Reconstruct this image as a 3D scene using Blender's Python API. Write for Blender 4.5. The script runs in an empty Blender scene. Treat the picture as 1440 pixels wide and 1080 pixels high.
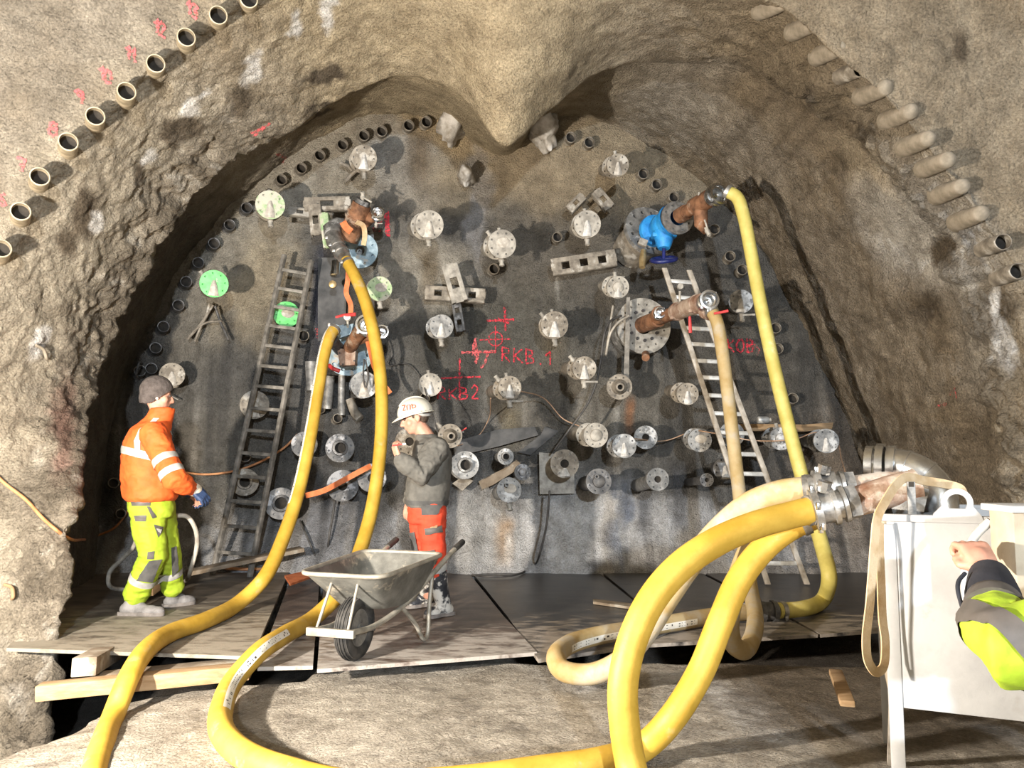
import bpy, bmesh, math, random
import numpy as np
from mathutils import Vector, Matrix
from mathutils.bvhtree import BVHTree

random.seed(7)
rng = np.random.default_rng(7)
PI = math.pi
scn = bpy.context.scene
col = scn.collection

# ------------------------------------------------------------------ camera
CAM_Z = 1.2
PITCH = math.atan(100 / 1080)
cam_d = bpy.data.cameras.new('camera')
cam_d.sensor_width = 36.0
cam_d.lens = 27.0
cam_d.clip_start = 0.05
cam = bpy.data.objects.new('camera', cam_d)
cam.location = (0, 0, CAM_Z)
cam.rotation_euler = (PI / 2 + PITCH, 0, 0)
col.objects.link(cam)
scn.camera = cam

# ------------------------------------------------------------------ world, lamps, exposure
w = bpy.data.worlds.new('tunnel_gloom')
w.use_nodes = True
w.node_tree.nodes['Background'].inputs[0].default_value = (0.62, 0.66, 0.75, 1)
w.node_tree.nodes['Background'].inputs[1].default_value = 0.06
scn.world = w


def lamp(name, loc, power, color, radius):
    d = bpy.data.lights.new(name, 'POINT')
    d.energy = power
    d.color = color
    d.shadow_soft_size = radius
    o = bpy.data.objects.new(name, d)
    o.location = loc
    col.objects.link(o)
    return o


lamp('floodlight_warm', (-2.75, 1.6, 1.15), 1900, (1.0, 0.90, 0.77), 0.07)
lamp('floodlight_cool', (1.3, -6.5, 3.0), 3700, (0.82, 0.91, 1.0), 0.12)
scn.view_settings.view_transform = 'Standard'
scn.view_settings.look = 'None'
scn.view_settings.gamma = 1
scn.view_settings.use_curve_mapping = False
scn.view_settings.exposure = 0.28

# ------------------------------------------------------------------ helpers
CT, ST = math.cos(PITCH), math.sin(PITCH)


def ray(px, py):
    x = (px - 720) / 1080
    y = (540 - py) / 1080
    return Vector((x, CT - y * ST, ST + y * CT))


def P(px, py, Y):
    d = ray(px, py)
    t = Y / d.y
    return Vector((d.x * t, Y, CAM_Z + d.z * t))


def G(px, py, z):
    d = ray(px, py)
    t = (z - CAM_Z) / d.z
    return Vector((d.x * t, d.y * t, z))


def to_px(v):
    """world points (N,3) -> pixel coordinates of the photograph"""
    x = v[:, 0]
    y = v[:, 1]
    z = v[:, 2] - CAM_Z
    depth = y * CT + z * ST
    up = -y * ST + z * CT
    depth = np.where(depth < 0.3, 0.3, depth)
    return 720 + 1080 * x / depth, 540 - 1080 * up / depth


def _hash(ix, iy, iz):
    h = (ix * 374761393 + iy * 668265263 + iz * 2147483647 + 1274126177) & 0xFFFFFFFF
    h = ((h ^ (h >> 13)) * 1274126177) & 0xFFFFFFFF
    h = ((h ^ (h >> 16)) * 2246822519) & 0xFFFFFFFF
    return ((h ^ (h >> 15)) & 0xFFFF) / 65535.0


def vnoise(p):
    p = np.asarray(p, dtype=np.float64)
    i = np.floor(p).astype(np.int64)
    f = p - i
    f = f * f * (3 - 2 * f)
    r = 0
    for dx in (0, 1):
        for dy in (0, 1):
            for dz in (0, 1):
                wgt = (f[:, 0] if dx else 1 - f[:, 0]) * (f[:, 1] if dy else 1 - f[:, 1]) * (f[:, 2] if dz else 1 - f[:, 2])
                r = r + wgt * _hash(i[:, 0] + dx, i[:, 1] + dy, i[:, 2] + dz)
    return r * 2 - 1


def fbm(p, octs=4, gain=0.5):
    p = np.asarray(p, dtype=np.float64)
    a, s, r = 1.0, 0.0, 0.0
    for k in range(octs):
        r = r + a * vnoise(p * (2 ** k) + 17.3 * k)
        s += a
        a *= gain
    return r / s


class MB:
    """collects shapes in world coordinates, builds them as ONE mesh object"""

    def __init__(s):
        s.v = []
        s.f = []

    def add(s, verts, faces):
        b = len(s.v)
        s.v += [tuple(v) for v in verts]
        s.f += [tuple(i + b for i in f) for f in faces]
        return s

    def box(s, c, size, rot=None, bev=0.0):
        hx, hy, hz = size[0] / 2, size[1] / 2, size[2] / 2
        R = rot if rot is not None else Matrix.Identity(3)
        c = Vector(c)
        if bev <= 0:
            vs = [c + R @ Vector((sx * hx, sy * hy, sz * hz)) for sx in (-1, 1) for sy in (-1, 1) for sz in (-1, 1)]
            return s.add(vs, [(0, 1, 3, 2), (4, 6, 7, 5), (0, 4, 5, 1), (2, 3, 7, 6), (0, 2, 6, 4), (1, 5, 7, 3)])
        bm = bmesh.new()
        bmesh.ops.create_cube(bm, size=1)
        for v in bm.verts:
            v.co = Vector((v.co.x * size[0], v.co.y * size[1], v.co.z * size[2]))
        bmesh.ops.bevel(bm, geom=bm.edges[:], offset=bev, segments=2, affect='EDGES', profile=0.5)
        bm.verts.index_update()
        vs = [c + R @ v.co for v in bm.verts]
        fs = [[v.index for v in f.verts] for f in bm.faces]
        bm.free()
        return s.add(vs, fs)

    def prism(s, poly, off):
        """closed polygon (list of points) extruded by the vector off"""
        n = len(poly)
        off = Vector(off)
        vs = [Vector(p) for p in poly] + [Vector(p) + off for p in poly]
        fs = [tuple(range(n - 1, -1, -1)), tuple(range(n, 2 * n))]
        fs += [(i, (i + 1) % n, (i + 1) % n + n, i + n) for i in range(n)]
        return s.add(vs, fs)

    def tube(s, pts, rad, seg=12, cap=True, ell=1.0):
        pts = [Vector(p) for p in pts]
        n = len(pts)
        rads = rad if isinstance(rad, (list, tuple)) else [rad] * n
        T = []
        for i in range(n):
            t = pts[min(i + 1, n - 1)] - pts[max(i - 1, 0)]
            T.append(t.normalized() if t.length > 1e-9 else Vector((0, 0, 1)))
        ref = Vector((0, 0, 1)) if abs(T[0].z) < 0.9 else Vector((1, 0, 0))
        N = (ref - T[0] * ref.dot(T[0])).normalized()
        vs, fs = [], []
        for i in range(n):
            N = (N - T[i] * N.dot(T[i]))
            N = N.normalized() if N.length > 1e-6 else T[i].orthogonal().normalized()
            B = T[i].cross(N)
            for k in range(seg):
                a = 2 * PI * k / seg
                vs.append(pts[i] + (N * math.cos(a) + B * math.sin(a) * ell) * rads[i])
        for i in range(n - 1):
            for k in range(seg):
                k2 = (k + 1) % seg
                fs.append((i * seg + k, i * seg + k2, (i + 1) * seg + k2, (i + 1) * seg + k))
        if cap:
            fs.append(tuple(range(seg - 1, -1, -1)))
            fs.append(tuple(range((n - 1) * seg, n * seg)))
        return s.add(vs, fs)

    def lathe(s, prof, org, axis, seg=24, closed=False):
        """prof: list of (radius, height) along axis from org"""
        org = Vector(org)
        axis = Vector(axis).normalized()
        N = axis.orthogonal().normalized()
        B = axis.cross(N)
        vs, fs = [], []
        m = len(prof)
        for (r, h) in prof:
            for k in range(seg):
                a = 2 * PI * k / seg
                vs.append(org + axis * h + (N * math.cos(a) + B * math.sin(a)) * max(r, 1e-4))
        rng_ = range(m) if closed else range(m - 1)
        for i in rng_:
            j = (i + 1) % m
            for k in range(seg):
                k2 = (k + 1) % seg
                fs.append((i * seg + k, i * seg + k2, j * seg + k2, j * seg + k))
        return s.add(vs, fs)

    def flange(s, c, axis, R, r_in, th, nh=8, hr=None, phase=0.0):
        """disc of thickness th, front face at c looking along axis, real bolt holes, bore r_in (0 = blind)"""
        c = Vector(c)
        axis = Vector(axis).normalized()
        up = Vector((0, 0, 1))
        N = (up - axis * up.dot(axis)).normalized()
        B = axis.cross(N)
        ri = max(r_in, R * 0.52)
        hr = hr or R * 0.075
        rm = (ri + R) / 2 * 1.02
        A = 2 * PI / nh

        def pt(rad, ang, h=0):
            return c + (N * math.cos(ang) + B * math.sin(ang)) * rad + axis * h
        for k in range(nh):
            a0 = phase + k * A
            ins = [pt(ri, a0 + A * q / 4) for q in range(5)]
            out = [pt(R, a0 + A * q / 4) for q in range(5)]
            loop = [pt((ri + R) / 2, a0)] + out + [pt((ri + R) / 2, a0 + A)] + ins[::-1]
            hc = pt(rm, a0 + A / 2)
            hole, hole_b = [], []
            for p in loop:
                d = (p - hc).normalized()
                hole.append(hc + d * hr)
                hole_b.append(hc + d * hr - axis * th * 0.95)
            nl = len(loop)
            fs = [(i, (i + 1) % nl, nl + (i + 1) % nl, nl + i) for i in range(nl)]
            fs += [(nl + i, nl + (i + 1) % nl, 2 * nl + (i + 1) % nl, 2 * nl + i) for i in range(nl)]
            s.add(loop + hole + hole_b, fs)
        seg = nh * 4
        n0 = len(s.v)
        rings = []
        for rad, h in ([(ri, 0)] if r_in < ri else []) + [(max(r_in, 1e-3), 0), (max(r_in, 1e-3), -th), (R, -th), (R, 0)]:
            rings.append([pt(rad, phase + 2 * PI * k / seg, h) for k in range(seg)])
        vs = [v for rg in rings for v in rg]
        fs = []
        for i in range(len(rings) - 1):
            for k in range(seg):
                k2 = (k + 1) % seg
                fs.append((i * seg + k, i * seg + k2, (i + 1) * seg + k2, (i + 1) * seg + k))
        s.add(vs, fs)
        return s

    def ball(s, c, r, seg=14, rings=9, scale=(1, 1, 1), rot=None):
        c = Vector(c)
        R = rot if rot is not None else Matrix.Identity(3)
        vs, fs = [], []
        for i in range(rings + 1):
            th = PI * i / rings
            for k in range(seg):
                a = 2 * PI * k / seg
                v = Vector((math.sin(th) * math.cos(a) * scale[0], math.sin(th) * math.sin(a) * scale[1], math.cos(th) * scale[2])) * r
                vs.append(c + R @ v)
        for i in range(rings):
            for k in range(seg):
                k2 = (k + 1) % seg
                fs.append((i * seg + k, (i + 1) * seg + k, (i + 1) * seg + k2, i * seg + k2))
        return s.add(vs, fs)

    def capsule(s, pts, rads, seg=12, sq=None):
        """rounded tapered chain; sq=(a,b) flattens the ring axes, frame held towards +Y"""
        pts = [Vector(p) for p in pts]
        P_, R_ = [], []
        d0 = (pts[0] - pts[1]).normalized()
        d1 = (pts[-1] - pts[-2]).normalized()
        for q in (0.02, 0.45, 0.8):
            h = math.sqrt(max(0, 1 - (1 - q) ** 2)) if q < 1 else 1
            P_.append(pts[0] + d0 * rads[0] * (1 - q))
            R_.append(rads[0] * max(h, 0.05))
        P_ += pts
        R_ += list(rads)
        for q in (0.8, 0.45, 0.02):
            h = math.sqrt(max(0, 1 - (1 - q) ** 2))
            P_.append(pts[-1] + d1 * rads[-1] * (1 - q))
            R_.append(rads[-1] * max(h, 0.05))
        return s.tube(P_, R_, seg, True)

    def torso(s, rings, seg=20):
        """rings: list of (centre, half_side, half_front, side_vector); closed loft"""
        vs, fs = [], []
        n = len(rings)
        for (c, a, b, sv) in rings:
            c = Vector(c)
            sv = Vector(sv).normalized()
            fv = Vector((0, 0, 1)).cross(sv).normalized()
            for k in range(seg):
                t = 2 * PI * k / seg
                ct, st = math.cos(t), math.sin(t)
                ct = math.copysign(abs(ct) ** 0.85, ct)
                st = math.copysign(abs(st) ** 0.85, st)
                vs.append(c + sv * ct * a + fv * st * b)
        for i in range(n - 1):
            for k in range(seg):
                k2 = (k + 1) % seg
                fs.append((i * seg + k, i * seg + k2, (i + 1) * seg + k2, (i + 1) * seg + k))
        fs.append(tuple(range(seg - 1, -1, -1)))
        fs.append(tuple(range((n - 1) * seg, n * seg)))
        return s.add(vs, fs)

    def build(s, name, mat, parent=None, smooth=35, kind=None):
        me = bpy.data.meshes.new(name)
        off = org_of(parent)
        me.from_pydata([(v[0] - off[0], v[1] - off[1], v[2] - off[2]) for v in s.v], [], s.f)
        me.validate()
        bm = bmesh.new()
        bm.from_mesh(me)
        bmesh.ops.remove_doubles(bm, verts=bm.verts, dist=1e-5)
        bmesh.ops.recalc_face_normals(bm, faces=bm.faces)
        bm.to_mesh(me)
        bm.free()
        if smooth:
            me.polygons.foreach_set('use_smooth', [True] * len(me.polygons))
            me.set_sharp_from_angle(angle=math.radians(smooth))
        me.materials.append(mat)
        o = bpy.data.objects.new(name, me)
        col.objects.link(o)
        if parent is not None:
            o.parent = parent
        if kind:
            o['kind'] = kind
        return o


def org_of(o):
    x = Vector((0, 0, 0))
    while o is not None:
        x = x + o.location
        o = o.parent
    return x


def thing(name, label, cat, loc, group=None):
    o = bpy.data.objects.new(name, None)
    o.empty_display_size = 0.1
    o.location = loc
    col.objects.link(o)
    return tag(o, label, cat, group)


def tag(o, label, cat, group=None):
    o['label'] = label
    o['category'] = cat
    if group:
        o['group'] = group
    return o


def struct(o):
    o['kind'] = 'structure'
    return o


def at_base(o):
    """move a top-level mesh's origin to the middle of its underside"""
    n = len(o.data.vertices)
    a = np.empty(n * 3)
    o.data.vertices.foreach_get('co', a)
    a = a.reshape(-1, 3)
    c = (a.min(0) + a.max(0)) / 2
    c[2] = a[:, 2].min()
    a -= c
    o.data.vertices.foreach_set('co', a.ravel())
    o.location = o.location + Vector(c)
    return o


def spline(pts, sub=10):
    """Catmull-Rom (centripetal-ish) through points"""
    p = [Vector(x) for x in pts]
    p = [p[0] * 2 - p[1]] + p + [p[-1] * 2 - p[-2]]
    out = []
    for i in range(1, len(p) - 2):
        t01 = max((p[i] - p[i - 1]).length, 1e-6) ** 0.5
        t12 = max((p[i + 1] - p[i]).length, 1e-6) ** 0.5
        t23 = max((p[i + 2] - p[i + 1]).length, 1e-6) ** 0.5
        m1 = (p[i + 1] - p[i] + t12 * ((p[i] - p[i - 1]) / t01 - (p[i + 1] - p[i - 1]) / (t01 + t12)))
        m2 = (p[i + 1] - p[i] + t12 * ((p[i + 2] - p[i + 1]) / t23 - (p[i + 2] - p[i]) / (t12 + t23)))
        a = 2 * (p[i] - p[i + 1]) + m1 + m2
        b = -3 * (p[i] - p[i + 1]) - 2 * m1 - m2
        for k in range(sub):
            t = k / sub
            out.append(a * t ** 3 + b * t ** 2 + m1 * t + p[i])
    out.append(p[-2])
    return out


# ------------------------------------------------------------------ materials
def ramp(nt, fac, stops):
    r = nt.nodes.new('ShaderNodeValToRGB')
    el = r.color_ramp.elements
    el[0].position, el[0].color = stops[0][0], stops[0][1]
    el[1].position, el[1].color = stops[1][0], stops[1][1]
    for p_, c_ in stops[2:]:
        e = el.new(p_)
        e.color = c_
    nt.links.new(fac, r.inputs[0])
    return r


def noise_node(nt, vec, scale, detail=6, rough=0.6):
    n = nt.nodes.new('ShaderNodeTexNoise')
    n.inputs['Scale'].default_value = scale
    n.inputs['Detail'].default_value = detail
    n.inputs['Roughness'].default_value = rough
    nt.links.new(vec, n.inputs['Vector'])
    return n


def mat(name, c1, c2=None, scale=9.0, rough=0.75, metal=0.0, bump=0.0, bscale=70.0, lo=0.38, hi=0.62, c3=None, scale3=3.0, lo3=0.55, hi3=0.62, stretch=None):
    m = bpy.data.materials.new(name)
    m.use_nodes = True
    nt = m.node_tree
    b = nt.nodes['Principled BSDF']
    b.inputs['Roughness'].default_value = rough
    b.inputs['Metallic'].default_value = metal
    tc = nt.nodes.new('ShaderNodeTexCoord')
    vec = tc.outputs['Object']
    if stretch:
        mp = nt.nodes.new('ShaderNodeMapping')
        mp.inputs['Scale'].default_value = stretch
        nt.links.new(vec, mp.inputs['Vector'])
        vec = mp.outputs['Vector']
    if c2 is None:
        b.inputs['Base Color'].default_value = (*c1, 1)
    else:
        n = noise_node(nt, vec, scale)
        r = ramp(nt, n.outputs['Fac'], [(lo, (*c1, 1)), (hi, (*c2, 1))])
        out = r.outputs['Color']
        if c3 is not None:
            n3 = noise_node(nt, vec, scale3, 8, 0.65)
            r3 = ramp(nt, n3.outputs['Fac'], [(lo3, (0, 0, 0, 1)), (hi3, (1, 1, 1, 1))])
            mx = nt.nodes.new('ShaderNodeMix')
            mx.data_type = 'RGBA'
            nt.links.new(r3.outputs['Color'], mx.inputs['Factor'])
            nt.links.new(out, mx.inputs['A'])
            mx.inputs['B'].default_value = (*c3, 1)
            out = mx.outputs['Result']
        nt.links.new(out, b.inputs['Base Color'])
    if bump > 0:
        nb = noise_node(nt, vec, bscale, 8, 0.65)
        bp = nt.nodes.new('ShaderNodeBump')
        bp.inputs['Strength'].default_value = min(1.0, bump)
        bp.inputs['Distance'].default_value = 0.01
        nt.links.new(nb.outputs['Fac'], bp.inputs['Height'])
        nt.links.new(bp.outputs['Normal'], b.inputs['Normal'])
    return m


def wall_mat(name, rough_lo, rough_hi, bdist, bscale, spec=0.5):
    """sprayed concrete: colour attribute (stains, wet patches, some painted shade) broken up by noise, grainy relief"""
    m = bpy.data.materials.new(name)
    m.use_nodes = True
    nt = m.node_tree
    b = nt.nodes['Principled BSDF']
    b.inputs['Specular IOR Level'].default_value = spec
    tc = nt.nodes.new('ShaderNodeTexCoord')
    at = nt.nodes.new('ShaderNodeAttribute')
    at.attribute_name = 'col'
    n1 = noise_node(nt, tc.outputs['Object'], 5.0, 10, 0.68)
    r1 = ramp(nt, n1.outputs['Fac'], [(0.3, (0.58, 0.56, 0.53, 1)), (0.72, (1.42, 1.42, 1.42, 1))])
    n2 = noise_node(nt, tc.outputs['Object'], 55.0, 6, 0.7)
    r2 = ramp(nt, n2.outputs['Fac'], [(0.3, (0.68, 0.67, 0.65, 1)), (0.7, (1.25, 1.25, 1.25, 1))])
    mx = nt.nodes.new('ShaderNodeMix')
    mx.data_type = 'RGBA'
    mx.blend_type = 'MULTIPLY'
    mx.inputs['Factor'].default_value = 1
    nt.links.new(at.outputs['Color'], mx.inputs['A'])
    nt.links.new(r1.outputs['Color'], mx.inputs['B'])
    mx2 = nt.nodes.new('ShaderNodeMix')
    mx2.data_type = 'RGBA'
    mx2.blend_type = 'MULTIPLY'
    mx2.inputs['Factor'].default_value = 1
    nt.links.new(mx.outputs['Result'], mx2.inputs['A'])
    nt.links.new(r2.outputs['Color'], mx2.inputs['B'])
    nt.links.new(mx2.outputs['Result'], b.inputs['Base Color'])
    mr = nt.nodes.new('ShaderNodeMapRange')
    mr.inputs['From Min'].default_value = 0.35
    mr.inputs['From Max'].default_value = 0.65
    mr.inputs['To Min'].default_value = rough_lo
    mr.inputs['To Max'].default_value = rough_hi
    n3 = noise_node(nt, tc.outputs['Object'], 2.3, 5, 0.6)
    nt.links.new(n3.outputs['Fac'], mr.inputs['Value'])
    nt.links.new(mr.outputs['Result'], b.inputs['Roughness'])
    nb = noise_node(nt, tc.outputs['Object'], bscale, 9, 0.72)
    bp = nt.nodes.new('ShaderNodeBump')
    bp.inputs['Strength'].default_value = 1.0
    bp.inputs['Distance'].default_value = bdist
    nt.links.new(nb.outputs['Fac'], bp.inputs['Height'])
    vo = nt.nodes.new('ShaderNodeTexVoronoi')
    vo.inputs['Scale'].default_value = bscale * 2.1
    nt.links.new(tc.outputs['Object'], vo.inputs['Vector'])
    bp2 = nt.nodes.new('ShaderNodeBump')
    bp2.inputs['Strength'].default_value = 0.8
    bp2.inputs['Distance'].default_value = bdist * 0.35
    bp2.invert = True
    nt.links.new(vo.outputs['Distance'], bp2.inputs['Height'])
    nt.links.new(bp.outputs['Normal'], bp2.inputs['Normal'])
    nt.links.new(bp2.outputs['Normal'], b.inputs['Normal'])
    return m


def panel_mat(name, wet1, wet2, dust, y0, y1, rough):
    """formwork panel: wet dark film at the back, trodden-in cement dust towards the front edge"""
    m = bpy.data.materials.new(name)
    m.use_nodes = True
    nt = m.node_tree
    b = nt.nodes['Principled BSDF']
    tc = nt.nodes.new('ShaderNodeTexCoord')
    sx = nt.nodes.new('ShaderNodeSeparateXYZ')
    nt.links.new(tc.outputs['Object'], sx.inputs[0])
    mr = nt.nodes.new('ShaderNodeMapRange')
    mr.inputs['From Min'].default_value = y0
    mr.inputs['From Max'].default_value = y1
    mr.inputs['To Min'].default_value = 0.13
    mr.inputs['To Max'].default_value = -0.15
    nt.links.new(sx.outputs['Y'], mr.inputs['Value'])
    mp = nt.nodes.new('ShaderNodeMapping')
    mp.inputs['Scale'].default_value = (1, 2.4, 1)
    nt.links.new(tc.outputs['Object'], mp.inputs['Vector'])
    n = noise_node(nt, mp.outputs['Vector'], 4.5, 10, .68)
    ad = nt.nodes.new('ShaderNodeMath')
    nt.links.new(n.outputs['Fac'], ad.inputs[0])
    nt.links.new(mr.outputs['Result'], ad.inputs[1])
    rf = ramp(nt, ad.outputs[0], [(.50, (0, 0, 0, 1)), (.66, (1, 1, 1, 1))])
    n2 = noise_node(nt, mp.outputs['Vector'], 3.0, 6, .6)
    rb = ramp(nt, n2.outputs['Fac'], [(.36, (*wet1, 1)), (.66, (*wet2, 1))])
    mx = nt.nodes.new('ShaderNodeMix')
    mx.data_type = 'RGBA'
    nt.links.new(rf.outputs['Color'], mx.inputs['Factor'])
    nt.links.new(rb.outputs['Color'], mx.inputs['A'])
    mx.inputs['B'].default_value = (*dust, 1)
    nt.links.new(mx.outputs['Result'], b.inputs['Base Color'])
    rr = ramp(nt, rf.outputs['Color'], [(0, (rough, rough, rough, 1)), (1, (.85, .85, .85, 1))])
    nt.links.new(rr.outputs['Color'], b.inputs['Roughness'])
    bp = nt.nodes.new('ShaderNodeBump')
    bp.inputs['Strength'].default_value = .35
    bp.inputs['Distance'].default_value = .01
    nb = noise_node(nt, mp.outputs['Vector'], 45, 8, .65)
    nt.links.new(nb.outputs['Fac'], bp.inputs['Height'])
    nt.links.new(bp.outputs['Normal'], b.inputs['Normal'])
    return m


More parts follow.
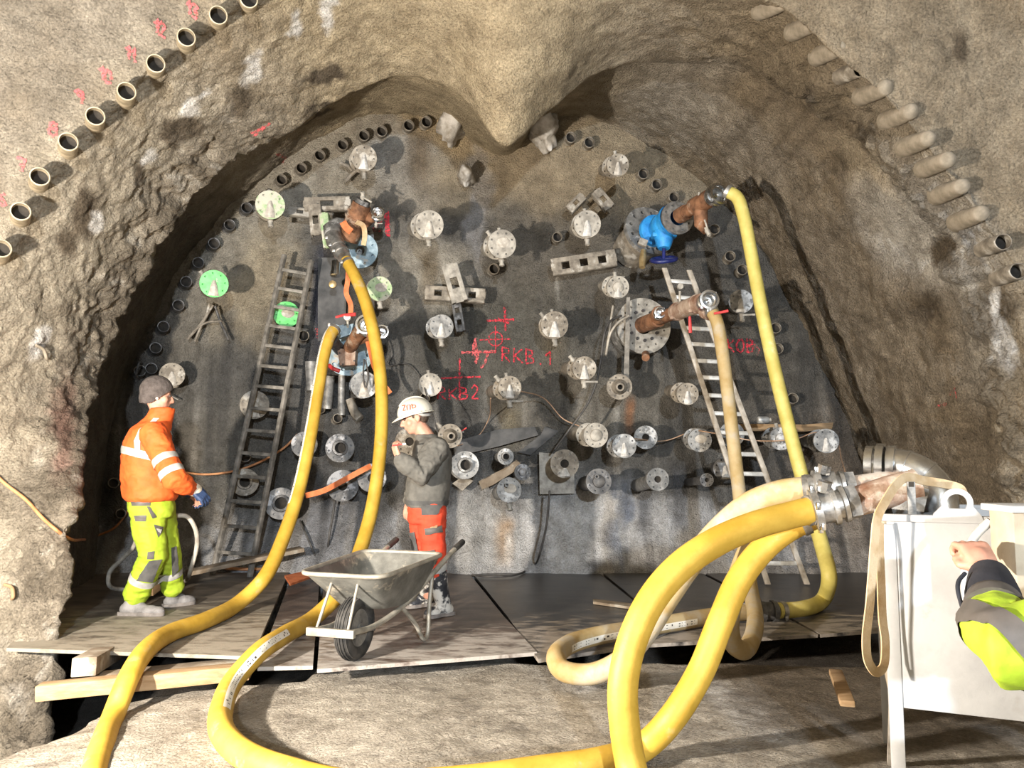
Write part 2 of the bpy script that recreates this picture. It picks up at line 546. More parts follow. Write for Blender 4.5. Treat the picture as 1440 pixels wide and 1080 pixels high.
MAT = dict(
    lining=wall_mat('shotcrete_lining', 0.75, 0.95, 0.06, 24.0, 0.3),
    face=wall_mat('shotcrete_face', 0.35, 0.85, 0.035, 30.0, 0.5),
    ground=wall_mat('dusty_ground', 0.7, 0.95, 0.04, 34.0, 0.3),
    panel=panel_mat('dusty_formwork_panel', (0.07, 0.058, 0.048), (0.20, 0.17, 0.135), (0.29, 0.26, 0.21), -1.5, .3, .5),
    panel_red=panel_mat('reddish_formwork_panel', (0.045, 0.032, 0.027), (0.14, 0.105, 0.085), (0.36, 0.33, 0.30), -1.7, -.7, .33),
    panel_wet=panel_mat('wet_formwork_panel', (0.022, 0.021, 0.021), (0.07, 0.062, 0.055), (0.30, 0.265, 0.23), -1.7, -.5, .28),
    wood=mat('raw_timber', (0.27, 0.17, 0.085), (0.39, 0.265, 0.15), 4, 0.8, 0, 0.3, 40, stretch=(1, 8, 8)),
    wood_old=mat('muddy_timber', (0.15, 0.115, 0.08), (0.27, 0.22, 0.165), 6, 0.85, 0, 0.4, 50, c3=(0.32, 0.29, 0.24), scale3=5),
    pipe_dusty=mat('shotcrete_dusted_steel', (0.22, 0.19, 0.145), (0.34, 0.295, 0.235), 14, 0.8, 0.0, 0.3, 90),
    tube_clean=mat('cut_steel_tube', (0.30, 0.25, 0.17), (0.55, 0.47, 0.34), 14, 0.5, 0.25, 0.15, 90),
    bore=mat('dark_bore', (0.012, 0.010, 0.008), (0.03, 0.025, 0.02), 20, 0.9),
    steel_tan=mat('mud_coated_steel', (0.15, 0.13, 0.105), (0.33, 0.295, 0.245), 12, 0.7, 0.1, 0.35, 80, c3=(0.47, 0.445, 0.40), scale3=7),
    steel_grey=mat('cement_greyed_steel', (0.12, 0.12, 0.118), (0.30, 0.295, 0.285), 12, 0.5, 0.3, 0.3, 80, c3=(0.50, 0.50, 0.495), scale3=8),
    steel_dark=mat('dark_wet_steel', (0.055, 0.055, 0.058), (0.16, 0.155, 0.15), 11, 0.5, 0.3, 0.3, 80, c3=(0.32, 0.32, 0.33), scale3=6),
    steel_pale=mat('whitened_steel', (0.22, 0.205, 0.18), (0.44, 0.415, 0.37), 12, 0.65, 0.1, 0.3, 80),
    green=mat('green_paint', (0.13, 0.40, 0.12), (0.22, 0.58, 0.20), 12, 0.6, 0, 0.2, 80, c3=(0.42, 0.50, 0.36), scale3=10),
    green_pale=mat('worn_green_paint', (0.22, 0.36, 0.17), (0.42, 0.52, 0.32), 14, 0.65, 0, 0.2, 80, c3=(0.50, 0.48, 0.40), scale3=9, lo3=0.48, hi3=0.56),
    green_bright=mat('bright_green_paint', (0.10, 0.52, 0.12), (0.18, 0.68, 0.22), 12, 0.5, 0, 0.15, 80, c3=(0.45, 0.58, 0.40), scale3=10, lo3=0.60, hi3=0.66),
    deposit=mat('lime_deposit', (0.42, 0.41, 0.39), (0.70, 0.69, 0.67), 20, 0.7, 0, 0.6, 60),
    deposit_grey=mat('cement_splash', (0.36, 0.33, 0.29), (0.58, 0.55, 0.50), 20, 0.8, 0, 0.6, 60),
    rust=mat('rusty_pipe', (0.10, 0.045, 0.022), (0.30, 0.145, 0.075), 9, 0.75, 0.1, 0.4, 80, c3=(0.42, 0.33, 0.25), scale3=5, lo3=0.57, hi3=0.66),
    rust_pale=mat('cement_smeared_rust', (0.20, 0.10, 0.06), (0.42, 0.33, 0.26), 8, 0.75, 0.1, 0.4, 80, c3=(0.50, 0.44, 0.38), scale3=6),
    chrome=mat('bright_steel', (0.45, 0.46, 0.47), (0.66, 0.67, 0.68), 8, 0.25, 1.0, 0.1, 60),
    alu=mat('dull_aluminium', (0.22, 0.215, 0.205), (0.48, 0.47, 0.455), 14, 0.4, 0.75, 0.2, 90),
    brass=mat('brass', (0.42, 0.30, 0.14), (0.62, 0.48, 0.26), 12, 0.45, 0.7, 0.1, 60),
    blue=mat('blue_paint', (0.015, 0.20, 0.56), (0.03, 0.32, 0.75), 10, 0.5, 0, 0.4, 50),
    blue_dark=mat('dark_blue_paint', (0.01, 0.014, 0.09), (0.02, 0.03, 0.16), 10, 0.35),
    blue_pale=mat('chalky_blue_steel', (0.18, 0.27, 0.33), (0.38, 0.50, 0.58), 12, 0.6, 0.1, 0.3, 80, c3=(0.40, 0.36, 0.30), scale3=7),
    hose=mat('yellow_hose', (0.42, 0.255, 0.025), (0.55, 0.35, 0.05), 5, 0.55, 0, 0.15, 50, c3=(0.45, 0.38, 0.23), scale3=4.5, lo3=0.60, hi3=0.74),
    hose_lemon=mat('pale_yellow_hose', (0.50, 0.42, 0.10), (0.64, 0.55, 0.17), 5, 0.55, 0, 0.15, 50, c3=(0.76, 0.70, 0.46), scale3=5, lo3=0.58, hi3=0.74),
    hose_dust=mat('dusty_cream_hose', (0.36, 0.25, 0.095), (0.46, 0.36, 0.20), 5, 0.7, 0, 0.2, 50, c3=(0.42, 0.375, 0.30), scale3=4.5, lo3=0.52, hi3=0.68),
    hose_text=mat('white_print_band', (0.72, 0.68, 0.58), (0.82, 0.80, 0.74), 10, 0.6),
    ink=mat('black_print', (0.03, 0.03, 0.03), (0.06, 0.05, 0.05), 10, 0.6),
    ladder_grey=mat('cement_dulled_steel', (0.13, 0.12, 0.105), (0.30, 0.28, 0.25), 10, 0.65, 0.2, 0.2, 80),
    ladder_pale=mat('cement_splashed_aluminium', (0.30, 0.26, 0.21), (0.55, 0.51, 0.45), 9, 0.6, 0.2, 0.3, 80),
    rung=mat('worn_aluminium_rung', (0.42, 0.42, 0.41), (0.62, 0.62, 0.60), 12, 0.5, 0.35, 0.2, 80),
    barrow=mat('galvanised_barrow_steel', (0.13, 0.13, 0.12), (0.25, 0.25, 0.23), 7, 0.5, 0.45, 0.2, 60, c3=(0.52, 0.47, 0.38), scale3=5),
    barrow_tube=mat('barrow_tube_steel', (0.27, 0.25, 0.21), (0.44, 0.41, 0.35), 10, 0.5, 0.35, 0.2, 60),
    rubber=mat('black_rubber', (0.015, 0.015, 0.015), (0.06, 0.055, 0.05), 14, 0.75, 0, 0.3, 60),
    rubber_dusty=mat('dusty_rubber', (0.07, 0.065, 0.06), (0.24, 0.22, 0.19), 8, 0.85, 0, 0.3, 60),
    cabinet=mat('scuffed_white_sheet', (0.33, 0.335, 0.345), (0.42, 0.425, 0.435), 4, 0.6, 0, 0.12, 60, c3=(0.30, 0.29, 0.28), scale3=6, lo3=0.60, hi3=0.75),
    cabinet_cream=mat('dusty_cream_sheet', (0.33, 0.27, 0.20), (0.44, 0.38, 0.29), 6, 0.7, 0, 0.15, 60),
    webbing=mat('soiled_webbing', (0.42, 0.28, 0.14), (0.60, 0.47, 0.31), 8, 0.85, 0, 0.3, 120),
    red=mat('red_paint', (0.45, 0.03, 0.03), (0.60, 0.06, 0.06), 10, 0.55),
    cable_orange=mat('orange_cable', (0.42, 0.17, 0.07), (0.60, 0.30, 0.14), 10, 0.6),
    strap_orange=mat('orange_strap', (0.50, 0.12, 0.035), (0.66, 0.21, 0.08), 10, 0.75),
    wire=mat('copper_wire', (0.45, 0.28, 0.18), (0.60, 0.42, 0.30), 10, 0.5, 0.3),
    hose_black=mat('black_tube', (0.03, 0.028, 0.028), (0.09, 0.085, 0.08), 10, 0.55),
    hose_grey=mat('grey_air_hose', (0.28, 0.25, 0.21), (0.48, 0.45, 0.39), 9, 0.7),
    lump=mat('whitened_shotcrete_lump', (0.28, 0.25, 0.21), (0.62, 0.60, 0.57), 7, 0.85, 0, 0.8, 30),
    slate=mat('dark_slab', (0.045, 0.047, 0.05), (0.11, 0.11, 0.112), 5, 0.75, 0, 0.4, 40),
)

# ------------------------------------------------------------------ structure: tunnel lining
CX, CY = 700.0, 640.0
TH = np.radians(np.linspace(216, -36, 760))


def curve_px(pts):
    """closed form of an arch outline: radius about the arch centre as a function of angle"""
    p = np.array(pts, float)
    ang = np.degrees(np.arctan2(CY - p[:, 1], p[:, 0] - CX))
    ang = np.where(ang < -90, ang + 360, ang)
    r = np.hypot(p[:, 0] - CX, p[:, 1] - CY)
    o = np.argsort(ang)
    rr = np.interp(np.degrees(TH), ang[o], r[o])
    k = np.ones(9) / 9
    pad = np.concatenate([np.full(4, rr[0]), rr, np.full(4, rr[-1])])
    return np.convolve(pad, k, 'valid')


def arch_world(r, Y):
    px = CX + r * np.cos(TH)
    py = CY - r * np.sin(TH)
    Y = np.broadcast_to(np.asarray(Y, float), px.shape)
    x = (px - 720) / 1080
    y = (540 - py) / 1080
    dy = CT - y * ST
    t = Y / dy
    return np.stack([t * x, Y, CAM_Z + t * (ST + y * CT)], 1)


FACE_PX = [(100, 1080), (118, 900), (132, 760), (150, 640), (172, 560), (205, 475), (250, 390), (310, 308), (380, 238), (450, 188),
           (520, 162), (560, 164), (605, 174), (655, 196), (700, 216), (722, 214), (752, 180), (800, 158), (870, 178), (950, 228), (1020, 292), (1080, 368), (1130, 460),
           (1175, 560), (1215, 660), (1243, 760), (1262, 900), (1280, 1060)]
LIP_PX = [(58, 1085), (76, 960), (92, 840), (104, 720), (118, 620), (136, 540), (156, 482), (180, 427), (203, 385), (237, 332),
          (283, 268), (337, 218), (383, 190), (433, 163), (480, 140), (545, 112), (600, 112), (650, 130), (684, 172), (706, 208), (722, 200), (765, 162),
          (838, 104), (900, 84), (980, 72), (1060, 78), (1130, 118), (1200, 172), (1262, 245), (1325, 325), (1372, 430),
          (1400, 560), (1420, 700), (1436, 850), (1450, 1090)]
RING_PX = [(-95, 1120), (-112, 900), (-112, 700), (-85, 540), (-42, 440), (5, 347), (56, 246), (96, 197), (178, 126), (262, 50),
           (352, -10), (450, -62), (580, -105), (720, -120), (860, -95), (1000, -45), (1093, 7), (1173, 73), (1267, 162),
           (1345, 265), (1407, 340), (1460, 440), (1500, 560), (1530, 700), (1540, 900), (1540, 1120)]
rF, rL, rR = curve_px(FACE_PX), curve_px(LIP_PX), curve_px(RING_PX)
deg = np.degrees(TH)
leftness = np.clip((deg - 100) / 60, 0, 1)
low_left = np.clip((deg - 160) / 40, 0, 1)
low_left = low_left * low_left * (3 - 2 * low_left)
YL = 6.65 - 1.5 * low_left - 0.95 * np.clip((66 - deg) / 30, 0, 1) - 0.35 * np.exp(-((deg - 89) / 9.0) ** 2)
K = []
c1 = arch_world(rR * 1.27, 4.95)
ctr = np.array([-0.15, 0, 1.2])


def scaled(c, f, Y):
    o = c.copy()
    o[:, 0] = ctr[0] + (c[:, 0] - ctr[0]) * f
    o[:, 2] = ctr[2] + (c[:, 2] - ctr[2]) * f
    o[:, 1] = Y
    return o


lip = arch_world(rL, YL)
face_edge = arch_world(rF, 8.42)
mid = lip * 0.5 + arch_world(rR, 5.2) * 0.5
rightness = np.clip((75 - deg) / 25, 0, 1)
mid[:, 1] = 5.85 - 0.7 * low_left - 0.55 * rightness
post = lip * 0.78 + face_edge * 0.22
post = scaled(post, 1.0, 0)
post[:, 1] = YL + 0.30 + 0.2 * low_left
fl = (0.05 + 0.10 * leftness)[:, None]
post[:, [0, 2]] += (post[:, [0, 2]] - ctr[[0, 2]]) * fl * 0.6
deep = lip * 0.30 + face_edge * 0.70
deep[:, 1] = 7.6
K = [(scaled(c1, 1.13, -10.0), 10), (scaled(c1, 1.12, 0.0), 14), (scaled(c1, 1.09, 3.2), 22), (scaled(c1, 1.05, 4.3), 18), (c1, 40),
     (arch_world(rR, 5.2), 46), (mid, 46), (lip, 26), (post, 44), (deep, 40), (face_edge, 8), (scaled(face_edge, 1.02, 8.9), 0)]
rows = []
for i in range(len(K) - 1):
    a, n = K[i]
    b = K[i + 1][0]
    for k in range(n):
        rows.append(a + (b - a) * k / n)
rows.append(K[-1][0])
L = np.array(rows)
vcoord = np.arange(len(rows))
for _ in range(7):                      # round the corners of the profile
    L[1:-1] = 0.25 * L[:-2] + 0.5 * L[1:-1] + 0.25 * L[2:]
NV, NU = L.shape[0], L.shape[1]
i_ring = sum(k[1] for k in K[:5])
i_lip = sum(k[1] for k in K[:7])
i_face = sum(k[1] for k in K[:10])
# relief along the surface normal
du = np.gradient(L, axis=1)
dv = np.gradient(L, axis=0)
nrm = np.cross(dv, du)
nrm /= np.linalg.norm(nrm, axis=2, keepdims=True) + 1e-9
flat = L.reshape(-1, 3)
near_lip = np.exp(-((np.arange(NV) - (i_lip - 8)) / 26.0) ** 2)[:, None] * np.ones((1, NU))
side = np.clip((np.abs(deg - 92) - 22) / 20, 0, 1)[None, :]
near_lip = (near_lip * side).reshape(-1)
big = fbm(flat * 0.9, 3)
medn = fbm(flat * 3.1 + 5, 4, 0.55)
fine = fbm(flat * np.array([13, 13, 13]) + 9, 3, 0.6)
rock = 1 - np.abs(fbm(flat * np.array([2.6, 1.4, 2.6]) + 31, 4, 0.6)) * 2
calm = np.clip((np.abs(deg - 88) - 8) / 30, 0, 1)[None, :] * np.ones((NV, 1))
calm = 0.45 + 0.55 * calm.reshape(-1)
disp = 0.10 * big + 0.040 * medn * calm + 0.028 * fine * calm + near_lip * (1 + .5 * np.tile(deg < 75, NV)) * (0.07 * rock + 0.05 * medn + 0.025 * fine)
L = L + (nrm * disp.reshape(NV, NU, 1))
flat = L.reshape(-1, 3)
lpx, lpy = to_px(flat)


def smooth(a, b, x):
    t = np.clip((x - a) / (b - a), 0, 1)
    return t * t * (3 - 2 * t)


def spot(px, py, cx, cy, rx, ry, tilt=0.0, soft=0.35):
    c, s = math.cos(tilt), math.sin(tilt)
    u = ((px - cx) * c + (py - cy) * s) / rx
    v = (-(px - cx) * s + (py - cy) * c) / ry
    return 1 - smooth(1 - soft, 1 + soft, np.hypot(u, v))


def lay(colr, m, c):
    return colr * (1 - m[:, None]) + np.array(c)[None, :] * m[:, None]


wob = fbm(flat * 4 + 3, 4, 0.6)
wob2 = fbm(flat * 4 + 53, 4, 0.6)
qx, qy = lpx + wob * 26, lpy + wob2 * 26
C = np.tile(np.array([0.33, 0.295, 0.245]), (len(flat), 1))
vv = np.repeat(np.arange(NV), NU)
dd = np.tile(deg, NV)
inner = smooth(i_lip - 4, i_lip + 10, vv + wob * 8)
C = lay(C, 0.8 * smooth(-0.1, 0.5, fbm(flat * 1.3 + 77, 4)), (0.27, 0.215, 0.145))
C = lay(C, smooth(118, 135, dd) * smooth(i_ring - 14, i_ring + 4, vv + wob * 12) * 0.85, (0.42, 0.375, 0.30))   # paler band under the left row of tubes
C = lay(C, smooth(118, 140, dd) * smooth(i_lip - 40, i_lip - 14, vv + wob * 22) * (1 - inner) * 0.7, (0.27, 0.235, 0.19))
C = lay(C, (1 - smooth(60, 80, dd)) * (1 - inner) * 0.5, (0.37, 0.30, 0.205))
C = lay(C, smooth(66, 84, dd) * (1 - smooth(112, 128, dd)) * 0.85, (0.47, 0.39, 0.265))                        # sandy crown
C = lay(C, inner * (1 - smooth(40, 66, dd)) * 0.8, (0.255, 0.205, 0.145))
C = lay(C, inner * smooth(128, 145, dd) * 0.85, (0.10, 0.088, 0.075))  # left wall behind the lip: its shade painted into the colour
streak = fbm(np.stack([dd * 0.9, vv * 0.012, np.zeros_like(dd)], 1) + 4, 4, 0.6)
C = lay(C, inner * (1 - smooth(50, 70, dd)) * smooth(0.0, 0.5, streak) * 0.55, (0.15, 0.122, 0.09))
WET = [(330, 140, 16, 28, .3), (243, 188, 13, 26, .2), (265, 175, 14, 16, 0), (198, 248, 11, 20, .1), (118, 300, 20, 32, .2),
                            (98, 340, 16, 22, 0), (1191, 214, 19, 30, 0), (1330, 358, 20, 24, 0), (1134, 143, 11, 18, 0), (1395, 440, 34, 46, .3),
                            (1300, 430, 20, 22, 0), (1225, 190, 8, 26, -.4), (1350, 60, 14, 26, 0), (455, 110, 34, 9, -.3), (445, 165, 25, 7, -.4)]
C = lay(C, spot(qx, qy, 1300, 325, 105, 62, .75, .6) * 0.9, (0.60, 0.58, 0.545))
for (cx, cy, rx, ry, t) in WET:
    C = lay(C, spot(qx, qy, cx, cy, rx, ry, t) * (vv > i_ring - 40), (0.125, 0.10, 0.072))
for (cx, cy, rx, ry, t) in [(346, 92, 11, 22, .35), (272, 146, 10, 14, .5), (291, 124, 12, 6, -.5), (206, 221, 9, 15, 0), (137, 305, 7, 16, -.1),
                            (466, 20, 10, 26, 0), (1408, 432, 7, 44, -.06), (1412, 490, 15, 36, 0), (55, 480, 10, 26, .3), (418, 35, 9, 20, .2)]:
    C = lay(C, spot(qx, qy, cx, cy, rx, ry, t) * (vv > i_ring - 40) * 0.95, (0.74, 0.73, 0.72))
C = lay(C, spot(qx, qy, 1370, 470, 30, 90, 0, .6) * 0.6, (0.50, 0.47, 0.42))
C = lay(C, spot(qx, qy, 1215, 225, 62, 20, .7, .6) * 0.7, (0.56, 0.48, 0.36))
C = lay(C, spot(qx, qy, 1362, 330, 9, 50, -.5, .5) * 0.7, (0.30, 0.31, 0.33))
C = lay(C, spot(qx, qy, 90, 600, 16, 60, .05, .7) * 0.6, (0.30, 0.10, 0.085))
C = lay(C, spot(qx, qy, 1185, 470, 26, 140, -.35, .6) * 0.35, (0.36, 0.31, 0.25))
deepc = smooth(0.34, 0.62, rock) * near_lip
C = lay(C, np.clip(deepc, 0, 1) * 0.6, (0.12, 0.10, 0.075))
fleck = smooth(0.12, 0.38, fbm(flat * np.array([6, 3, 6]) + 91, 4, .65)) * near_lip * (dd > 100)
C = lay(C, np.clip(fleck, 0, 1) * 0.7, (0.52, 0.49, 0.44))


def grid_obj(name, pts, nv, nu, colr, material):
    me = bpy.data.meshes.new(name)
    me.vertices.add(nv * nu)
    me.vertices.foreach_set('co', pts.reshape(-1))
    q = np.arange((nv - 1) * (nu - 1))
    a = (q // (nu - 1)) * nu + q % (nu - 1)
    idx = np.stack([a, a + 1, a + nu + 1, a + nu], 1).reshape(-1)
    me.loops.add(len(idx))
    me.loops.foreach_set('vertex_index', idx)
    me.polygons.add(len(q))
    me.polygons.foreach_set('loop_start', np.arange(0, len(idx), 4))
    me.polygons.foreach_set('loop_total', np.full(len(q), 4))
    me.polygons.foreach_set('use_smooth', np.ones(len(q), bool))
    me.update()
    me.validate()
    at = me.color_attributes.new('col', 'FLOAT_COLOR', 'POINT')
    at.data.foreach_set('color', np.concatenate([np.clip(colr, 0.01, 0.9), np.ones((len(colr), 1))], 1).reshape(-1))
    me.materials.append(material)
    o = bpy.data.objects.new(name, me)
    col.objects.link(o)
    return o


def bvh_of(pts, nv, nu):
    q = np.arange((nv - 1) * (nu - 1))
    a = (q // (nu - 1)) * nu + q % (nu - 1)
    f = np.stack([a, a + 1, a + nu + 1, a + nu], 1)
    return BVHTree.FromPolygons([Vector(v) for v in pts], [tuple(int(i) for i in x) for x in f])


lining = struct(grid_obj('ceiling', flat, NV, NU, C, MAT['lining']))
r0 = sum(k[1] for k in K[:3])
sub_l = L[r0:i_face + 2:2, ::2]
bvh_lining = bvh_of(sub_l.reshape(-1, 3), sub_l.shape[0], sub_l.shape[1])

# ------------------------------------------------------------------ structure: the working face
FX = np.linspace(-5.6, 5.3, 470)
FZ = np.linspace(-0.75, 5.6, 280)
gx, gz = np.meshgrid(FX, FZ)
f = np.stack([gx.ravel(), np.full(gx.size, 8.4), gz.ravel()], 1)
big = fbm(f * 0.8 + 11, 3)
medn = fbm(f * 2.6 + 23, 4, 0.55)
fine = fbm(f * 11 + 2, 3, 0.6)
foot = np.clip((0.75 - f[:, 2]) / 0.75, 0, 1) ** 1.6
folds = np.maximum(0, fbm(np.stack([f[:, 0] * 2.2, f[:, 1], f[:, 2] * 0.5], 1) + 41, 3)) * np.clip((1.6 - f[:, 2]) / 1.2, 0, 1)
f[:, 1] += -(0.09 * big + 0.055 * medn + 0.014 * fine + 0.34 * foot + 0.22 * folds)
fpx, fpy = to_px(f)
wob, wob2 = fbm(f * 3 + 3, 4, 0.6), fbm(f * 3 + 53, 4, 0.6)
qx, qy = fpx + wob * 34, fpy + wob2 * 34
F = np.tile(np.array([0.135, 0.134, 0.132]), (len(f), 1))  # dark slate shotcrete, with some shade from the warm lamp painted in
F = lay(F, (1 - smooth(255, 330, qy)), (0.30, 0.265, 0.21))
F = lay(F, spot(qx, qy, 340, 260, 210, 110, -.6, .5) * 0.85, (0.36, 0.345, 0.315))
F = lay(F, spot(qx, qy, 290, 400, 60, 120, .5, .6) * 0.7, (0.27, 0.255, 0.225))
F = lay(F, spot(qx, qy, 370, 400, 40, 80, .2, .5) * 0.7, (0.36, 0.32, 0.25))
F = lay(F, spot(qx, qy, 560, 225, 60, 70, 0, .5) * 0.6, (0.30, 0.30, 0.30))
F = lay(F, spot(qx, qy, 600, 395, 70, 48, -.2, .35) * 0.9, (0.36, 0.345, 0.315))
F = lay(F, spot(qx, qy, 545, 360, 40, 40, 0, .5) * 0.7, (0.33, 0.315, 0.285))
F = lay(F, spot(qx, qy, 670, 290, 16, 90, .05, .4) * 0.8, (0.27, 0.275, 0.29))
F = lay(F, spot(qx, qy, 700, 480, 120, 90, 0, .6) * 0.5, (0.15, 0.145, 0.125))
F = lay(F, spot(qx, qy, 800, 230, 120, 90, 0, .6) * 0.6, (0.31, 0.265, 0.20))
F = lay(F, spot(qx, qy, 810, 370, 140, 60, 0, .7) * 0.5, (0.205, 0.185, 0.155))
F = lay(F, spot(qx, qy, 850, 570, 120, 70, 0, .7) * 0.5, (0.24, 0.225, 0.195))
F = lay(F, spot(qx, qy, 1060, 500, 90, 120, 0, .7) * 0.4, (0.155, 0.14, 0.115))
F = lay(F, spot(qx, qy, 640, 175, 90, 34, .15, .5) * 0.8, (0.36, 0.30, 0.21))
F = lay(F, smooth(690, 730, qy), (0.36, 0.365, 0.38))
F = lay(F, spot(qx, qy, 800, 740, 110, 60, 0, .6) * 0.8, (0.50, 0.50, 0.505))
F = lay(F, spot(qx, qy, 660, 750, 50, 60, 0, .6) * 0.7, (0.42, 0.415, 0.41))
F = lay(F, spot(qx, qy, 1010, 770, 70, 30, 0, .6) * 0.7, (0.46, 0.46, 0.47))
F = lay(F, spot(qx, qy, 1190, 700, 70, 120, 0, .7) * 0.8, (0.24, 0.20, 0.16))
F = lay(F, spot(qx, qy, 875, 745, 16, 60, -.1, .5) * 0.75, (0.15, 0.18, 0.24))
F = lay(F, spot(qx, qy, 470, 740, 70, 60, 0, .7) * 0.7, (0.17, 0.175, 0.19))
F = lay(F, spot(qx, qy, 300, 650, 90, 110, 0, .7) * 0.7, (0.20, 0.19, 0.17))
F = lay(F, spot(qx, qy, 190, 640, 60, 200, 0, .7) * 0.7, (0.12, 0.11, 0.10))  # painted shadow of the man in orange, left of him
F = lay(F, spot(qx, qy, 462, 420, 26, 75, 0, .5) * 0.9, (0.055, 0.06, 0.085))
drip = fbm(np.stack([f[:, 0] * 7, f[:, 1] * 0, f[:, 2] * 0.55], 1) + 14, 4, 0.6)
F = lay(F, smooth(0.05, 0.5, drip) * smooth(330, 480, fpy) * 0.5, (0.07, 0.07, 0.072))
F = lay(F, smooth(0.1, 0.5, -drip) * smooth(480, 640, fpy) * 0.45, (0.40, 0.39, 0.37))
# rust and lime running from the drains
sx, sy = fpx + wob * 7, fpy + wob2 * 10
for (cx, y0, y1, wd, c, a) in [(709, 725, 800, 13, (0.34, 0.20, 0.07), .8), (714, 745, 800, 6, (0.70, 0.69, 0.68), .9), (884, 560, 620, 7, (0.34, 0.17, 0.08), .7),
                               (868, 570, 605, 4, (0.55, 0.55, 0.54), .7), (1088, 585, 612, 10, (0.34, 0.2, 0.1), .4), (784, 390, 425, 3, (0.55, 0.55, 0.53), .8),
                               (604, 360, 420, 16, (0.20, 0.165, 0.115), .7), (430, 370, 460, 10, (0.40, 0.37, 0.32), .6), (590, 190, 270, 20, (0.17, 0.13, 0.085), .8),
                               (455, 230, 268, 11, (0.16, 0.14, 0.115), .8), (495, 200, 250, 11, (0.17, 0.15, 0.12), .6), (750, 180, 290, 18, (0.30, 0.26, 0.2), .6),
                               (720, 570, 640, 22, (0.26, 0.235, 0.18), .7), (905, 690, 760, 12, (0.10, 0.11, 0.13), .7), (960, 650, 760, 14, (0.10, 0.105, 0.12), .6),
                               (855, 700, 790, 10, (0.28, 0.24, 0.19), .6), (780, 470, 520, 20, (0.22, 0.19, 0.14), .6), (300, 420, 500, 20, (0.26, 0.235, 0.19), .7)]:
    m = (1 - smooth(wd * .25, wd * 1.35, np.abs(sx - cx))) * smooth(y0 - 10, y0 + 14, sy) * (1 - smooth(y1 - 45, y1 + 16, sy)) * np.clip(.75 + .9 * drip, .15, 1)
    F = lay(F, m * a, c)
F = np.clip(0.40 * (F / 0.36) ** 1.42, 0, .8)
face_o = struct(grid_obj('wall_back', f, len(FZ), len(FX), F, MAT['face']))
fs = f.reshape(len(FZ), len(FX), 3)[::2, ::2]
bvh_face = bvh_of(fs.reshape(-1, 3), fs.shape[0], fs.shape[1])


def hit(px, py):
    """where the line of sight through a pixel meets the tunnel: (point, normal towards the viewer)"""
    d = ray(px, py).normalized()
    o = Vector((0, 0, CAM_Z))
    best = None
    for b in (bvh_lining, bvh_face):
        h = b.ray_cast(o, d)
        if h[0] is not None and (best is None or h[3] < best[2]):
            n = h[1] if h[1].dot(d) < 0 else -h[1]
            best = (h[0], n, h[3])
    return best[0], best[1]


# ------------------------------------------------------------------ structure: ground
GX = np.concatenate([np.linspace(-5.5, -2.6, 40)[:-1], np.linspace(-2.6, 2.6, 300), np.linspace(2.6, 5.5, 40)[1:]])
GY = np.concatenate([np.linspace(-9.9, 1.8, 50)[:-1], np.linspace(1.8, 5.4, 250), np.linspace(5.4, 9.0, 40)[1:]])
gx, gy = np.meshgrid(GX, GY)
g = np.stack([gx.ravel(), gy.ravel(), np.zeros(gx.size)], 1)


def ground_base(x, y):
    s = np.clip((-x - 0.9) / 1.4, 0, 1)
    z = -0.115 - 0.13 * s * s * np.clip((y - 2.5) / 2.0, 0, 1)
    return z


medn = fbm(g * 2.2 + 5, 4, 0.55)
fine = fbm(g * 14 + 8, 3, 0.6)
edge = fbm(np.stack([g[:, 1] * 2.4, g[:, 0] * 0 + 3, g[:, 2]], 1), 4, 0.6)
pit_left = 1 - smooth(-2.34, -2.24, g[:, 0] + edge * 0.14 + (4.3 - g[:, 1]) * 0.10)
pit_under = smooth(4.66, 4.78, g[:, 1] + edge * 0.05) * (1 - smooth(-1.45, -1.2, g[:, 0])) + 0.45 * smooth(4.95, 5.3, g[:, 1])
g[:, 2] = ground_base(g[:, 0], g[:, 1]) + 0.022 * medn + 0.007 * fine - 0.55 * np.clip(pit_left * smooth(2.2, 3.0, g[:, 1]) + pit_under, 0, 1)
gpx, gpy = to_px(g)
wob = fbm(g * 3 + 3, 4, 0.6)
GC = np.tile(np.array([0.46, 0.42, 0.365]), (len(g), 1))
GC = lay(GC, smooth(0.0, 0.5, fbm(g * 1.6 + 9, 4)) * 0.5, (0.38, 0.34, 0.285))
GC = lay(GC, smooth(0.05, 0.4, fbm(g * 2.4 + 29, 4)) * smooth(0.0, 0.6, g[:, 0]) * 0.7, (0.66, 0.65, 0.645))
GC = lay(GC, smooth(0.9, 1.3, g[:, 0] + wob * .5) * smooth(3.4, 4.0, g[:, 1] + wob * .4) * 0.8, (0.16, 0.13, 0.10))  # brown mud left of the cabinet, with the cabinet's shadow painted in
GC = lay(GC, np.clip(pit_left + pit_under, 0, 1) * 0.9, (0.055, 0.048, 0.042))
chip = smooth(0.28, 0.42, fbm(g * 16 + 71, 3, 0.6))
GC = lay(GC, chip * 0.45, (0.16, 0.14, 0.12))
ground = struct(grid_obj('floor', g, len(GY), len(GX), GC, MAT['ground']))
bvh_ground = bvh_of(g, len(GY), len(GX))


def ground_z(x, y):
    h = bvh_ground.ray_cast(Vector((x, y, 2)), Vector((0, 0, -1)))
    return h[0].z if h[0] is not None else -0.12


# ------------------------------------------------------------------ platform of formwork panels in front of the face
def panel(quad, z, th, material, label, tiltz=None):
    b = MB()
    pts = [G(px, py, z) for px, py in quad]
    b.prism([p - Vector((0, 0, th)) for p in pts], (0, 0, th))
    o = b.build('platform_panel', material, None, 20)
    tag(o, label, 'panel')
    return at_base(o)


